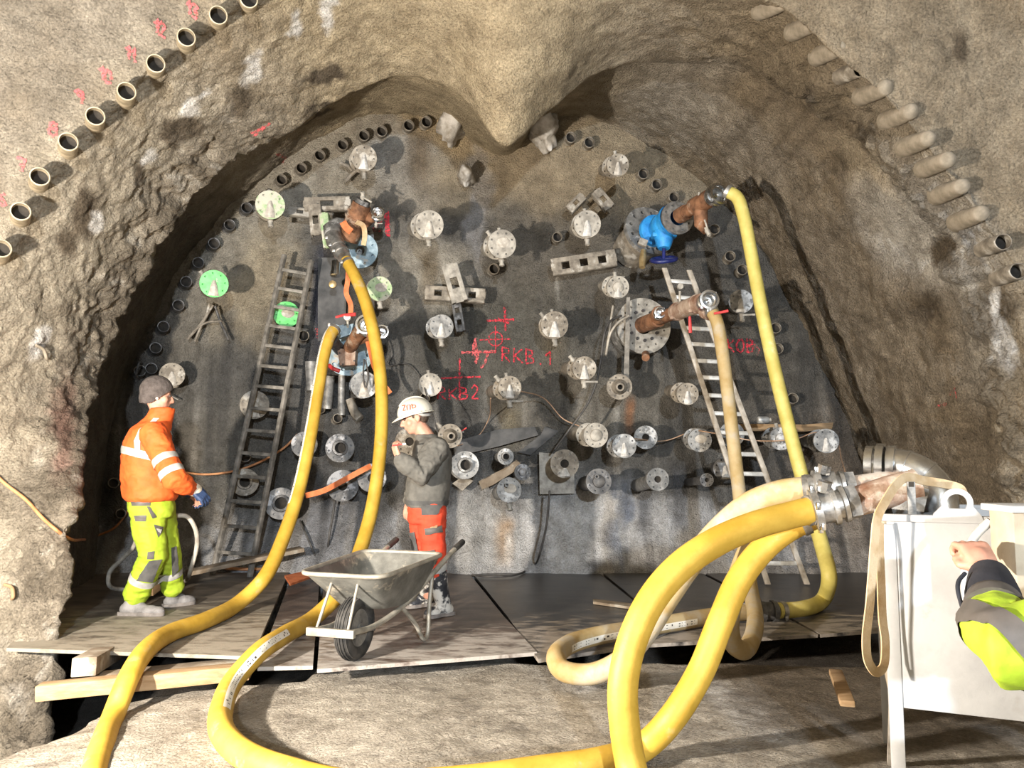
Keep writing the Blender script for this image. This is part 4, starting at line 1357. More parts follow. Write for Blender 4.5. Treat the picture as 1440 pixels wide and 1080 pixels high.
seg_pipe(root, [P(478, 492, 7.8), P(470, 482, 7.6), P(466, 476, 7.5)], [.06, .06, .065], MAT['steel_dark'], 'elbow')
# --- right blue valve
root = thing('injection_head', 'big disc with bright blue gate valve and rusty pipe carrying the lemon yellow hose', 'valve', hit(912, 330)[0])
ax = Vector((.35, -1, .28)).normalized()
b = MB()
b.flange(P(914, 324, 8.0), ax, .285, .12, .05, 12)
b.build('big_flange', MAT['steel_grey'], root, 30)
b = MB()
b.lathe([(.22, -.45), (.22, -.02)], P(914, 324, 8.0), ax, 28)
b.build('sleeve', MAT['steel_tan'], root, 40)
p0, p1 = P(920, 325, 7.93), P(948, 307, 7.55)
dv_ = (p1 - p0).normalized()
b = MB()
b.lathe([(.17, -.02), (.17, .03), (.10, .05), (.10, .12), (.13, .16), (.13, .24), (.10, .28), (.10, .34), (.16, .36), (.16, .40)], p0, dv_, 24)
dn = Vector((-.05, -.15, -1))
q = p0 + dv_ * .2
b.tube([q, q + dn * .12, q + dn * .22, q + dn * .26], [.11, .105, .08, .06], 14)
b.box(q + dn * .12, (.25, .12, .045), None, .01)
b.build('gate_valve', MAT['blue'], root, 40)
hw = q + dn * .38
b = MB()
tp = [hw + (Vector((1, 0, .1)) * math.cos(t) + Vector((0, .8, .35)) * math.sin(t)) * .125 for t in np.linspace(0, 2 * PI, 25)]
b.tube(tp, .022, 8, False)
for k in range(3):
    b.tube([hw, tp[k * 8]], .014, 6)
b.tube([q + dn * .2, hw], .018, 8)
b.build('handwheel', MAT['blue_dark'], root, 50)
b = MB()
b.flange(P(953, 306, 7.52), dv_ + Vector((0, -.4, 0)), .17, .08, .035, 8)
b.build('flange_plate', MAT['alu'], root, 30)
tipB = P(1006, 274, 7.02)
b0 = P(955, 304, 7.5)
dB = (tipB - b0).normalized()
seg_pipe(root, [b0, b0.lerp(tipB, .2)], [.078, .078], MAT['rust'])
seg_pipe(root, [b0.lerp(tipB, .2), b0.lerp(tipB, .45)], [.065, .07], MAT['rust'])
seg_pipe(root, [b0.lerp(tipB, .42), b0.lerp(tipB, .86)], [.088, .088], MAT['rust'])
seg_pipe(root, [b0.lerp(tipB, .80), b0.lerp(tipB, .97)], [.07, .085], MAT['alu'], 'quick_coupling')
b = MB()
ring_end(b, P(1012, 272, 6.98), dB, .105, .09)
b.build('coupling_ring', MAT['chrome'], root, 40)
b = MB()
b.tube([P(988, 274, 7.1), P(996, 268, 7.05)], .02, 8, True, .5)
b.build('lever', MAT['red'], root, 40)
b = MB()
b.tube([P(983, 285, 7.15), P(983, 270, 7.12)], .013, 8)
b.build('bleed_pipe', MAT['steel_pale'], root, 40)
seg_pipe(root, [b0.lerp(tipB, .6), P(986, 316, 7.25), P(992, 326, 7.2)], [.07, .065, .03], MAT['rust'])
ball_valve(root, P(992, 320, 7.15), Vector((.3, -.2, -.8)), Vector((0, -1, 0)), .045, MAT['steel_pale'], MAT['steel_pale'], Vector((-.3, 0, 1)))
seg_pipe(root, [P(905, 352, 7.8), P(904, 366, 7.75), P(903, 376, 7.72)], [.028, .04, .03], MAT['brass'], 'brass_fitting')
b = MB()
b.box(P(904, 341, 7.72), (.09, .06, .07), Matrix.Rotation(.4, 3, 'Y'), .008)
b.build('junction_box', MAT['steel_pale'], root, 30)
# --- right riveted disc
root = thing('injection_head', 'big riveted grey disc with rusty pipe and bright coupling ring, above the cream hose', 'valve', hit(904, 460)[0])
ax = Vector((.18, -1, .05)).normalized()
dc = P(905, 458, 8.0)
b = MB()
b.flange(dc, ax, .30, .09, .04, 16, .012)
b.build('big_flange', MAT['steel_pale'], root, 30)
disc_lugs(root, dc, ax, .19, MAT['ink'], 12)
b = MB()
b.lathe([(.24, -.4), (.24, -.03)], dc, ax, 28)
b.build('sleeve', MAT['steel_grey'], root, 40)
c0, c1_ = P(903, 457, 8.0), P(990, 424, 6.75)
dC = (c1_ - c0).normalized()
seg_pipe(root, [c0, c0.lerp(c1_, .3)], [.085, .085], MAT['rust'])
seg_pipe(root, [c0.lerp(c1_, .28), c0.lerp(c1_, .6)], [.066, .066], MAT['rust'])
seg_pipe(root, [c0.lerp(c1_, .58), c0.lerp(c1_, .98)], [.082, .082], MAT['rust_pale'])
for t in (.62, .9):
    band(root, c0.lerp(c1_, t), dC, .08, .03, MAT['rust_pale'], 'weld_ring')
b = MB()
ring_end(b, P(998, 421, 6.62), (.05, -1, .05), .085, .13)
b.build('coupling_ring', MAT['chrome'], root, 40)
seg_pipe(root, [c0.lerp(c1_, .2), P(924, 443, 7.6), P(927, 440, 7.45)], [.06, .07, .07], MAT['rust'])
b = MB()
ring_end(b, P(928.5, 439, 7.36), (0, -1, .05), .055, .1)
b.build('coupling_ring', MAT['chrome'], root, 40)
b = MB()
b.tube([P(956, 437, 7.2), P(956, 409, 7.15)], .012, 8)
b.lathe([(0, -.015), (.028, -.015), (.028, .015), (0, .015)], P(956.5, 403, 7.15), (0, -1, .1), 16)
b.build('gauge', MAT['steel_pale'], root, 40)
b = MB()
b.tube([P(970, 445, 6.9), P(971, 468, 6.9)], [.012, .016], 8, True, .5)
b.build('lever', MAT['red'], root, 40)
b = MB()
b.tube([P(1004, 441, 6.6), P(1024, 437, 6.6)], [.010, .012], 8, True, .5)
b.build('lever', MAT['red'], root, 40)
seg_pipe(root, [P(985, 430, 6.85), P(992, 440, 6.8), P(998, 441, 6.75)], [.05, .06, .062], MAT['rust_pale'], 'elbow')
seg_pipe(root, [P(908, 498, 7.95), P(908, 503, 7.85)], [.04, .04], MAT['rust'], 'drain_pipe')
b = MB()
b.prism([P(x, y, 7.85) for x, y in ((881, 418), (886, 418), (884.5, 535), (877, 535))], (0, .012, 0))
tag(b.build('flat_strap', MAT['ladder_grey'], None), 'long grey flat strap hanging in front of the big riveted disc', 'strap')
at_base(col.objects[-1]) if col.objects[-1].name == 'flat_strap' else None


# ------------------------------------------------------------------ hoses
def hose(pts, r, material, label, name='hose', n=9, stripe=None, group='thick yellow grout hoses', cat='hose', seg=16, clamps=()):
    s = spline(pts, n)
    base = min(s, key=lambda v: v.z)
    root = thing(name, label, cat, (base.x, base.y, base.z - r), group)
    b = MB()
    b.tube(s, r, seg)
    b.build('hose_body', material, root, 60)
    for t in clamps:
        i = min(len(s) - 2, max(1, int(t * (len(s) - 1))))
        band(root, s[i], s[i + 1] - s[i - 1], r * 1.0, .035, MAT['alu'])
    if stripe:
        (t0, t1, dirv) = stripe
        i0, i1 = int(t0 * (len(s) - 1)), int(t1 * (len(s) - 1))
        dirv = Vector(dirv)
        vs, fs, ik, ikf = [], [], [], []
        for k in range(i0, i1 + 1):
            T = (s[k + 1] - s[k - 1]).normalized()
            o = (dirv - T * dirv.dot(T)).normalized()
            sd = T.cross(o).normalized()
            for q in (-1, -.33, .33, 1):
                a = q * .36
                vs.append(s[k] + (o * math.cos(a) + sd * math.sin(a)) * (r * 1.012))
        m = i1 - i0 + 1
        for k in range(m - 1):
            for q in range(3):
                fs.append((k * 4 + q, k * 4 + q + 1, k * 4 + q + 5, k * 4 + q + 4))
        b = MB()
        b.add(vs, fs)
        pb = b.build('print_band', MAT['hose_text'], root, 60)
        # worn black lettering: short strokes, no longer readable
        b = MB()
        d = 0.0
        for k in range(m - 1):
            L_ = (s[i0 + k + 1] - s[i0 + k]).length
            nn = max(1, int(L_ / .022))
            for j in range(nn):
                if random.random() < .25:
                    continue
                t = (j + .15) / nn
                t2 = (j + .15 + random.choice((.25, .4, .6))) / nn
                c = s[i0 + k].lerp(s[i0 + k + 1], t)
                c2 = s[i0 + k].lerp(s[i0 + k + 1], t2)
                T = (s[i0 + k + 1] - s[i0 + k]).normalized()
                o = (dirv - T * dirv.dot(T)).normalized()
                sd = T.cross(o).normalized()
                for (a0, a1) in random.choice((((-.2, .2),), ((-.2, -.08), (.08, .2)), ((-.2, 0),), ((-.2, .2),), ((0, .2),))):
                    q = [cc + (o * math.cos(a) + sd * math.sin(a)) * (r * 1.02) for cc, a in ((c, a0), (c2, a0), (c2, a1), (c, a1))]
                    b.add(q, [(0, 1, 2, 3)])
        b.build('lettering', MAT['ink'], pb, 0)
    return root


R_ = .058
hose([P(470, 463, 7.46), P(463, 474, 7.38), P(456, 498, 7.30), P(447, 550, 7.15), P(436, 615, 6.95), P(420, 690, 6.75), P(400, 752, 6.5), P(372, 812, 6.15),
      G(338, 846, .09), G(290, 872, .06), G(240, 890, .06), G(205, 915, .05), P(180, 955, 4.35), G(160, 1005, -.17), G(143, 1050, -.17), G(128, 1105, -.16), G(116, 1170, -.15)],
     R_, MAT['hose'], 'left yellow hose dropping from the lower head, passing the feet of the orange man', stripe=(.02, .34, (-.75, -.6, .2)), clamps=(.012,))
hose([P(487, 366, 7.45), P(497, 384, 7.36), P(511, 416, 7.24), P(524, 462, 7.12), P(534, 520, 7.02), P(537, 580, 6.9), P(533, 650, 6.75), P(522, 720, 6.6), P(506, 775, 6.35),
      P(484, 826, 5.85), G(445, 866, .06), G(400, 893, .06), G(360, 921, .055), G(330, 955, -.03), G(312, 995, -.06), G(313, 1030, -.06), G(345, 1062, -.06), G(405, 1086, -.055), G(500, 1106, -.05), G(640, 1100, -.05),
      G(760, 1084, -.05), G(850, 1070, -.05), G(905, 1050, -.045), P(945, 1010, 3.38), P(985, 945, 3.42), P(1012, 878, 3.46), P(1040, 815, 3.52), P(1075, 770, 3.56), P(1108, 744, 3.56), P(1140, 728, 3.54)],
     R_, MAT['hose'], 'yellow hose from the upper left head, looping over the ground to the right coupling', stripe=(.385, .50, (.55, -.7, .45)), clamps=(.008, .99))
hose([P(1146, 716, 3.32), P(1110, 725, 3.30), P(1060, 739, 3.24), P(1005, 763, 3.17), P(955, 798, 3.11), P(915, 846, 3.06), P(888, 905, 3.02), P(876, 965, 3.0), P(879, 1025, 3.0), P(888, 1080, 2.98), G(902, 1130, -.05), G(930, 1180, -.05)],
     R_, MAT['hose'], 'front yellow hose arching from the coupling to the ground, nearest the camera', clamps=(.012,))
hose([P(1022, 269, 6.93), P(1036, 277, 6.9), P(1046, 305, 6.88), P(1056, 355, 6.86), P(1069, 425, 6.8), P(1087, 510, 6.72), P(1109, 600, 6.62), P(1133, 690, 6.5), P(1155, 765, 6.25), P(1166, 812, 6.0),
      G(1158, 842, .07), G(1128, 856, .06), G(1092, 859, .06)],
     R_, MAT['hose_lemon'], 'lemon yellow hose hanging from the blue valve pipe down to the platform', clamps=(.01, .99))
hose([G(1056, 860, .06), G(1005, 866, .06), G(945, 876, .06), G(885, 886, .06), G(832, 896, .06), P(797, 908, 4.75), P(782, 925, 4.55), P(792, 943, 4.42), P(830, 948, 4.32), P(872, 930, 4.22), P(908, 890, 4.1), P(938, 842, 3.98), P(972, 792, 3.86),
      P(1012, 744, 3.74), P(1056, 708, 3.64), P(1100, 692, 3.56), P(1146, 687, 3.5)],
     R_, MAT['hose_dust'], 'dusty cream hose lying on the platform, looping back up to the upper coupling', stripe=(.10, .33, (.25, -.75, -.05)), clamps=(.01, .99))
hose([P(1000, 436, 6.70), P(1008, 452, 6.66), P(1015, 490, 6.62), P(1023, 550, 6.56), P(1031, 620, 6.48), P(1039, 690, 6.38), P(1047, 760, 6.2), P(1055, 825, 5.85), P(1062, 866, 5.35), P(1058, 897, 4.95),
      P(1044, 915, 4.68), P(1031, 905, 4.62), P(1026, 880, 4.55), P(1030, 845, 4.4), P(1042, 800, 4.2), P(1062, 760, 4.0), P(1098, 728, 3.8), P(1146, 706, 3.7)],
     R_ * .95, MAT['hose_dust'], 'cream hose hanging from the riveted disc in front of the pale ladder', clamps=(.008,))
# connector between the two lying hoses
root = thing('hose_connector', 'dark hose connector on the platform joining the lemon and cream hoses', 'coupling', G(1074, 860, 0.0))
seg_pipe(root, [G(1056, 860, .06), G(1092, 859, .06)], [.066, .066], MAT['steel_dark'], 'connector_body')
for x in (1058, 1072, 1089):
    band(root, G(x, 860, .06), Vector((1, .02, 0)), .066, .03, MAT['steel_dark'])

# ------------------------------------------------------------------ manifold with couplings at the right
root = thing('manifold', 'rusty pump manifold with three grey hose couplings left of the white cabinet', 'manifold', P(1238, 690, 3.3))


def coupling(p_hose, p_rust, r=.06):
    a, c = Vector(p_hose), Vector(p_rust)
    d = (c - a).normalized()
    L_ = (c - a).length
    b = MB()
    b.lathe([(r * .9, 0), (r * 1.05, 0), (r * 1.05, L_ * .12), (r * 1.45, L_ * .14), (r * 1.45, L_ * .26), (r * 1.1, L_ * .28), (r * 1.15, L_ * .46), (r * 1.35, L_ * .47), (r * 1.35, L_ * .55), (r * 1.05, L_ * .56), (r * 1.05, L_ * .64),
             (r * 1.3, L_ * .65), (r * 1.3, L_ * .72), (r * 1.0, L_ * .73)], a, d, 24)
    o = b.build('coupling', MAT['alu'], root, 30)
    b = MB()
    n = d.orthogonal().normalized()
    q = d.cross(n)
    for k in range(6):
        t = k * PI / 3
        lg = MB()
        lg.box(a + d * L_ * .2 + (n * math.cos(t) + q * math.sin(t)) * r * 1.55, (.018, .018, .03), None, .003)
        lg.build('clamp_bolt', MAT['chrome'], o, 30)
    b.tube([a + d * L_ * .3 + Vector((0, -.02, r * 1.2)), a + d * L_ * .33 + Vector((0, -.03, r * 1.9))], [.03, .03], 8)
    b.build('cam_lever', MAT['chrome'], o, 30)
    b = MB()
    b.lathe([(r * 1.25, L_ * .74), (r * 1.25, L_ * .92), (r * 1.05, L_ * .92), (r * 1.05, L_ * .74)], a, d, 6, True)
    b.build('hex_nut', MAT['steel_grey'], root, 20)


coupling(P(1132, 720, 3.33), P(1212, 703, 3.28))
coupling(P(1134, 687, 3.5), P(1206, 684, 3.46), .055)
coupling(P(1136, 704, 3.72), P(1206, 694, 3.66), .05)
seg_pipe(root, [P(1205, 705, 3.29), P(1250, 692, 3.26), P(1290, 683, 3.24)], [.062, .068, .072], MAT['rust_pale'])
seg_pipe(root, [P(1198, 685, 3.46), P(1240, 681, 3.44), P(1290, 678, 3.42)], [.05, .055, .06], MAT['rust_pale'])
seg_pipe(root, [P(1198, 695, 3.66), P(1240, 692, 3.6), P(1290, 690, 3.55)], [.05, .055, .06], MAT['rust'])
seg_pipe(root, [P(1262, 715, 3.30), P(1284, 712, 3.26), P(1300, 716, 3.24)], [.085, .09, .085], MAT['steel_grey'], 'collar')
# steel elbow
root = thing('steel_elbow', 'shiny galvanised pipe bend with clamp ring standing behind the white cabinet', 'pipe', P(1318, 730, 3.35))
pts = spline([P(1247, 654, 3.5), P(1266, 655, 3.47), P(1287, 662, 3.43), P(1305, 675, 3.4), P(1318, 694, 3.36), P(1323, 722, 3.34)], 5)
seg_pipe(root, pts, [.075] * len(pts), MAT['chrome'], 'bend', 24)
dE = (P(1247, 654, 3.5) - P(1266, 655, 3.47)).normalized()
for t, rr in ((0, .085), (.045, .092), (.09, .08)):
    b = MB()
    b.lathe([(rr * .9, -.016), (rr * 1.05, -.016), (rr * 1.05, .016), (rr * .9, .016)], P(1247, 654, 3.5) + dE * (t - .02), dE, 28, True)
    b.build('clamp_ring', MAT['chrome'], root, 40)
b = MB()
b.lathe([(.07, -.02), (0, -.02)], P(1247, 654, 3.5) + dE * .06, dE, 24)
b.build('bore', MAT['bore'], root, 40)
for t in (.3, .55):
    i = int(t * (len(pts) - 1))
    b = MB()
    b.lathe([(.073, -.008), (.079, -.006), (.079, .006), (.073, .008)], pts[i], pts[i + 1] - pts[i - 1], 24)
    b.build('seam', MAT['chrome'], root, 40)

# ------------------------------------------------------------------ white cabinet
yaw = math.radians(-23)
cx_ = Vector((math.cos(yaw), math.sin(yaw), 0))
cy_ = Vector((-math.sin(yaw), math.cos(yaw), 0))
o0 = P(1240, 724, 2.95)
o0.z = 0
W_, D_, ZT, ZB = 1.0, .75, .965, .27
gz_ = -.10


def cp(x, y, z):
    return o0 + cx_ * x + cy_ * y + Vector((0, 0, z))


Rc = Matrix((cx_, cy_, Vector((0, 0, 1)))).transposed()
root = thing('mixer_cabinet', 'scuffed white sheet steel mixing tank on legs in the right foreground', 'tank', cp(W_ / 2, D_ / 2, gz_))
b = MB()
b.box(cp(W_ / 2, .01, (ZT + ZB) / 2), (W_ - .03, .02, ZT - ZB), Rc, .004)
b.build('front_panel', MAT['cabinet'], root, 30)
b = MB()
b.box(cp(.012, D_ / 2, (ZT + ZB) / 2), (.02, D_ - .04, ZT - ZB - .02), Rc, .004)
b.build('side_panel', MAT['cabinet_cream'], root, 30)
b = MB()
b.box(cp(W_ - .012, D_ / 2, (ZT + ZB) / 2), (.02, D_ - .04, ZT - ZB - .02), Rc, .004)
b.build('side_panel', MAT['cabinet'], root, 30)
b = MB()
b.box(cp(W_ / 2, D_ - .01, (ZT + ZB) / 2), (W_ - .03, .02, ZT - ZB), Rc, .004)
b.build('back_panel', MAT['cabinet'], root, 30)
b = MB()
b.box(cp(W_ / 2, D_ / 2, ZB + .03), (W_ - .06, D_ - .06, .02), Rc)
b.build('tank_bottom', MAT['cabinet_cream'], root, 30)
for (x, y) in ((.02, .02), (W_ - .02, .02), (.02, D_ - .02), (W_ - .02, D_ - .02)):
    b = MB()
    b.box(cp(x, y, (ZT + gz_) / 2 - .01), (.048, .048, ZT - gz_ - .03), Rc, .004)
    b.build('leg', MAT['cabinet'], root, 30)
for (x, y, lx, ly) in ((W_ / 2, .0, W_ + .02, .03), (.0, D_ / 2, .03, D_), (W_, D_ / 2, .03, D_), (W_ / 2, D_, W_ + .02, .03)):
    b = MB()
    b.box(cp(x, y, ZT), (lx, ly, .028), Rc, .006)
    b.build('rim', MAT['cabinet'], root, 30)
b = MB()
ring = [cp(.25 + .052 * math.cos(t), -.018, ZT + .062 + .052 * math.sin(t)) for t in np.linspace(-.25, PI + .25, 18)]
outer = ring + [cp(.173, -.018, ZT + .02), cp(.163, -.018, ZT - .005), cp(.333, -.018, ZT - .005), cp(.323, -.018, ZT + .02)]
hc = cp(.25, -.018, ZT + .060)
n_o = len(outer)
vs = outer + [hc + (p_ - hc).normalized() * .033 for p_ in outer]
vs += [v + cy_ * .016 for v in vs]
fs = []
for k in range(n_o):
    k2 = (k + 1) % n_o
    fs += [(k, k2, n_o + k2, n_o + k), (2 * n_o + k, 3 * n_o + k, 3 * n_o + k2, 2 * n_o + k2), (k, 2 * n_o + k, 2 * n_o + k2, k2), (n_o + k, n_o + k2, 3 * n_o + k2, 3 * n_o + k)]
b.add(vs, fs)
b.build('lifting_eye', MAT['cabinet'], root, 40)
b = MB()
b.box(cp(.105, .02, ZT + .065), (.028, .028, .14), Rc, .002)
b.build('square_post', MAT['steel_grey'], root, 30)
b = MB()
b.box(cp(.105, .005, ZT + .125), (.018, .003, .018), Rc)
b.build('post_bore', MAT['bore'], root, 30)
b = MB()
b.box(cp(W_ / 2, D_ - .03, .10), (W_ - .05, .04, .05), Rc, .004)
b.build('cross_bar', MAT['ladder_pale'], root, 30)
b = MB()
b.prism([cp(.0, .09, .24), cp(.0, .13, .24), cp(.0, .50, gz_), cp(.0, .45, gz_)], cx_ * .02)
b.build('brace', MAT['ladder_pale'], root, 30)
b = MB()
b.box(cp(.25, .3, .86), (.3, .3, .012), Rc)
b.build('mix_surface', MAT['rust'], root, 30)

# lifting sling draped over the post
def ribbon(b, pts, wid, th, flat_dir, n=8):
    s = spline(pts, n)
    fd = Vector(flat_dir)
    vs, fs = [], []
    for i, p_ in enumerate(s):
        T = (s[min(i + 1, len(s) - 1)] - s[max(i - 1, 0)]).normalized()
        f_ = (fd - T * fd.dot(T)).normalized()
        sd = T.cross(f_).normalized()
        for (u, v) in ((-1, -1), (1, -1), (1, 1), (-1, 1)):
            vs.append(p_ + sd * wid / 2 * u + f_ * th / 2 * v)
    m = len(s)
    for i in range(m - 1):
        for k in range(4):
            k2 = (k + 1) % 4
            fs.append((i * 4 + k, i * 4 + k2, (i + 1) * 4 + k2, (i + 1) * 4 + k))
    fs += [(0, 1, 2, 3), ((m - 1) * 4 + 3, (m - 1) * 4 + 2, (m - 1) * 4 + 1, (m - 1) * 4)]
    return b.add(vs, fs)


b = MB()
ribbon(b, [P(1357, 697, 2.93), P(1352, 688, 2.95), P(1330, 681, 2.97), P(1300, 676, 2.97), P(1276, 671, 2.95), P(1262, 680, 2.92), P(1247, 702, 2.88), P(1234, 728, 2.86), P(1230, 760, 2.86), P(1227, 800, 2.86),
           P(1223, 850, 2.86), P(1218, 900, 2.86), P(1221, 930, 2.86), P(1232, 945, 2.87), P(1242, 938, 2.89), P(1245, 905, 2.90), P(1241, 870, 2.90), P(1239, 820, 2.90), P(1237, 770, 2.90), P(1237, 735, 2.91)], .034, .006, (.25, -1, .1), 7)
tag(b.build('lifting_sling', MAT['webbing'], None, 50), 'soiled beige webbing sling draped over the white cabinet, looped at its left', 'sling')
at_base(bpy.data.objects['lifting_sling'])

# control box on a stand at the right edge
bx0, by0 = 1.535, 2.38
root = thing('control_box', 'white control box on a stand at the right picture edge', 'box', (bx0 + .26, by0 + .07, -.12))
b = MB()
b.box((bx0 + .25, by0 + .06, .78), (.50, .12, .50), None, .004)
b.build('housing', MAT['cabinet_cream'], root, 30)
b = MB()
b.box((bx0 + .265, by0 - .010, .775), (.45, .02, .45), None, .004)
b.build('front_plate', MAT['cabinet'], root, 30)
for zz in (.93, .62):
    b = MB()
    b.lathe([(0, 0), (.016, 0), (.014, .008), (0, .009)], (bx0 + .075, by0 - .020, zz), (0, -1, 0), 14)
    b.build('screw', MAT['steel_dark'], root, 30)
b = MB()
b.box((bx0 + .25, by0 + .06, 1.035), (.53, .16, .022), None, .004)
b.build('lid', MAT['cabinet'], root, 30)
b = MB()
b.box((bx0 + .26, by0 + .07, .21), (.06, .06, .68), None, .004)
b.build('stand_post', MAT['cabinet_cream'], root, 30)
b = MB()
b.prism([(bx0 + .23, by0 + .06, .22), (bx0 + .23, by0 + .06, .16), (bx0 - .02, by0 + .02, -.12), (bx0 - .06, by0 + .02, -.12)], (0, .04, 0))
b.build('stand_foot', MAT['ladder_pale'], root, 30)
b = MB()
b.prism([(bx0 + .29, by0 + .06, .22), (bx0 + .29, by0 + .06, .16), (bx0 + .54, by0 + .1, -.12), (bx0 + .58, by0 + .1, -.12)], (0, .04, 0))
b.build('stand_foot', MAT['ladder_pale'], root, 30)
b = MB()
b.tube([(bx0 + .2, by0 + .06, 1.075), (bx0 + .5, by0 + .08, 1.075)], .022, 10)
b.build('grip_bar', MAT['alu'], root, 30)
b = MB()
b.tube(spline([(bx0 + .01, by0 + .13, .99), (bx0 - .03, by0 + .16, .93), (bx0 - .06, by0 + .16, .85), (bx0 - .07, by0 + .15, .70), (bx0 - .06, by0 + .15, .62), (bx0 - .02, by0 + .14, .56), (bx0 + .04, by0 + .13, .55)], 8), .014, 10)
tag(b.build('armoured_cable', MAT['rung'], None, 60), 'ribbed pale cable hanging between the white cabinet and the control box', 'cable')
at_base(bpy.data.objects['armoured_cable'])

# ------------------------------------------------------------------ red spray paint on the concrete
def paint_mat(name, c, cover):
    m = bpy.data.materials.new(name)
    m.use_nodes = True
    nt = m.node_tree
    b = nt.nodes['Principled BSDF']
    b.inputs['Base Color'].default_value = (*c, 1)
    b.inputs['Roughness'].default_value = .8
    tc = nt.nodes.new('ShaderNodeTexCoord')
    n = noise_node(nt, tc.outputs['Object'], 38, 6, .7)
    r = ramp(nt, n.outputs['Fac'], [(.5 - cover, (0, 0, 0, 1)), (.62 - cover * .6, (1, 1, 1, 1))])
    nt.links.new(r.outputs['Color'], b.inputs['Alpha'])
    return m


MAT['spray'] = paint_mat('red_spray', (.62, .035, .06), .10)
MAT['spray_faint'] = paint_mat('faded_red_spray', (.55, .10, .10), .02)
MAT['spray_pink'] = paint_mat('pinkish_red_spray', (.66, .12, .13), .10)


def graffito(strokes, width, material, label, name='spray_mark'):
    """strokes: polylines in image pixels, laid on the concrete where the can hit it"""
    b = MB()
    for st in strokes:
        pts = []
        for (x0, y0), (x1, y1) in zip(st[:-1], st[1:]):
            n = max(2, int(math.hypot(x1 - x0, y1 - y0) / 2.5))
            pts += [(x0 + (x1 - x0) * k / n, y0 + (y1 - y0) * k / n) for k in range(n)]
        pts.append(st[-1])
        hs = [hit(x, y) for x, y in pts]
        P3 = [h[0] + h[1] * .014 for h in hs]
        n_ = sum((h[1] for h in hs), Vector()).normalized()
        vs = []
        for i, p in enumerate(P3):
            T = (P3[min(i + 1, len(P3) - 1)] - P3[max(i - 1, 0)]).normalized()
            sd = T.cross(n_).normalized()
            w_ = width * (.8 + .35 * math.sin(i * 1.9 + st[0][0]))
            vs += [p - sd * w_ / 2, p + sd * w_ / 2]
        m = len(P3)
        b.add(vs, [(2 * i, 2 * i + 1, 2 * i + 3, 2 * i + 2) for i in range(m - 1)])
    o = b.build(name, material, None, 80)
    tag(o, label, 'marking')
    return at_base(o)


def circ(cx, cy, r, a0=0, a1=360, n=14, ry=None):
    ry = ry or r
    return [(cx + r * math.cos(math.radians(a0 + (a1 - a0) * k / n)), cy + ry * math.sin(math.radians(a0 + (a1 - a0) * k / n))) for k in range(n + 1)]


GL = {'0': lambda: [circ(.5, .5, .42, n=12, ry=.5)], '1': lambda: [[(.15, .35), (.6, 0), (.6, 1)]], '2': lambda: [[(.1, .25), (.4, 0), (.8, .2), (.7, .5), (.1, 1), (.9, 1)]],
      '3': lambda: [[(.1, .1), (.6, 0), (.85, .22), (.4, .48), (.85, .72), (.6, 1), (.1, .9)]], '6': lambda: [[(.8, 0), (.3, .35), (.12, .75), (.5, 1), (.85, .75), (.5, .52), (.15, .7)]],
      '7': lambda: [[(.1, .05), (.9, 0), (.5, 1)], [(.35, .5), (.8, .48)]], '8': lambda: [circ(.5, .25, .3, n=10, ry=.25), circ(.48, .75, .4, n=10, ry=.26)],
      '9': lambda: [[(.85, .3), (.5, .5), (.15, .28), (.5, 0), (.85, .25), (.75, 1)]], 'R': lambda: [[(.15, 1), (.15, 0), (.75, .08), (.8, .4), (.2, .5), (.9, 1)]],
      'K': lambda: [[(.15, 0), (.15, 1)], [(.9, .05), (.2, .52), (.95, 1)]], 'B': lambda: [[(.15, 1), (.15, 0), (.7, .08), (.75, .38), (.2, .48), (.85, .62), (.8, .92), (.15, 1)]], '.': lambda: [[(.3, .9), (.45, 1.0)]],
      'O': lambda: [circ(.5, .5, .42, n=12, ry=.5)], '-': lambda: [[(.1, .5), (.9, .55)]]}


def word(t, x, y, w_, h_, gap=.25, slant=0.0, rise=0.0):
    out = []
    for ch in t:
        for st in GL[ch]():
            out.append([(x + u * w_ + slant * (1 - v) * h_, y + v * h_ + rise * u * w_) for u, v in st])
        x += w_ * (1 + gap) * (.6 if ch in '.1' else 1)
        y += rise * w_ * (1 + gap)
    return out


NUM = {'6': 'six', '7': 'seven', '8': 'eight', '9': 'nine', '10': 'ten', '11': 'eleven', '12': 'twelve', '13': 'thirteen'}
for t, x, y, lb in [('6', -4, 268, 'sixth'), ('7', 23, 220, 'seventh'), ('8', 68, 170, 'eighth'), ('9', 104, 124, 'ninth'), ('10', 139, 92, 'tenth'), ('11', 176, 63, 'eleventh'), ('12', 215, 26, 'twelfth'), ('13', 261, 0, 'thirteenth')]:
    two = len(t) == 2
    graffito(word(t, x, y, 11 if two else 15, 19, .2, 0, .35), .024, MAT['spray_pink'], 'red sprayed number %s (%s) beside the upper left row of tubes' % (NUM[t], t), 'spray_number')
graffito([[(684, 451), (723, 450)], [(709, 432), (711, 466)], [(700, 448), (716, 455)]], .030, MAT['spray'], 'red sprayed cross, uppermost above the ringed target mark')
graffito([circ(697, 477, 10), [(674, 478), (719, 477)], [(697, 458), (697, 496)], [(697, 496), (680, 496)]], .016, MAT['spray'], 'red ringed target mark sprayed at the middle of the face')
graffito([[(648, 496), (697, 494)], [(668, 475), (669, 512)], [(664, 500), (667, 478), (673, 500), (668, 510)], [(686, 498), (682, 512), (676, 518)]], .030, MAT['spray_pink'], 'smudged red cross left of the letters RKB.1')
graffito(word('RKB.1', 704, 488, 15, 20, .12, 0, .08), .020, MAT['spray'], 'red sprayed letters RKB.1 right of the ringed target mark', 'spray_lettering')
graffito([[(620, 532), (676, 530)], [(646, 504), (646, 563)]], .022, MAT['spray'], 'tall red cross above the letters RKB 2')
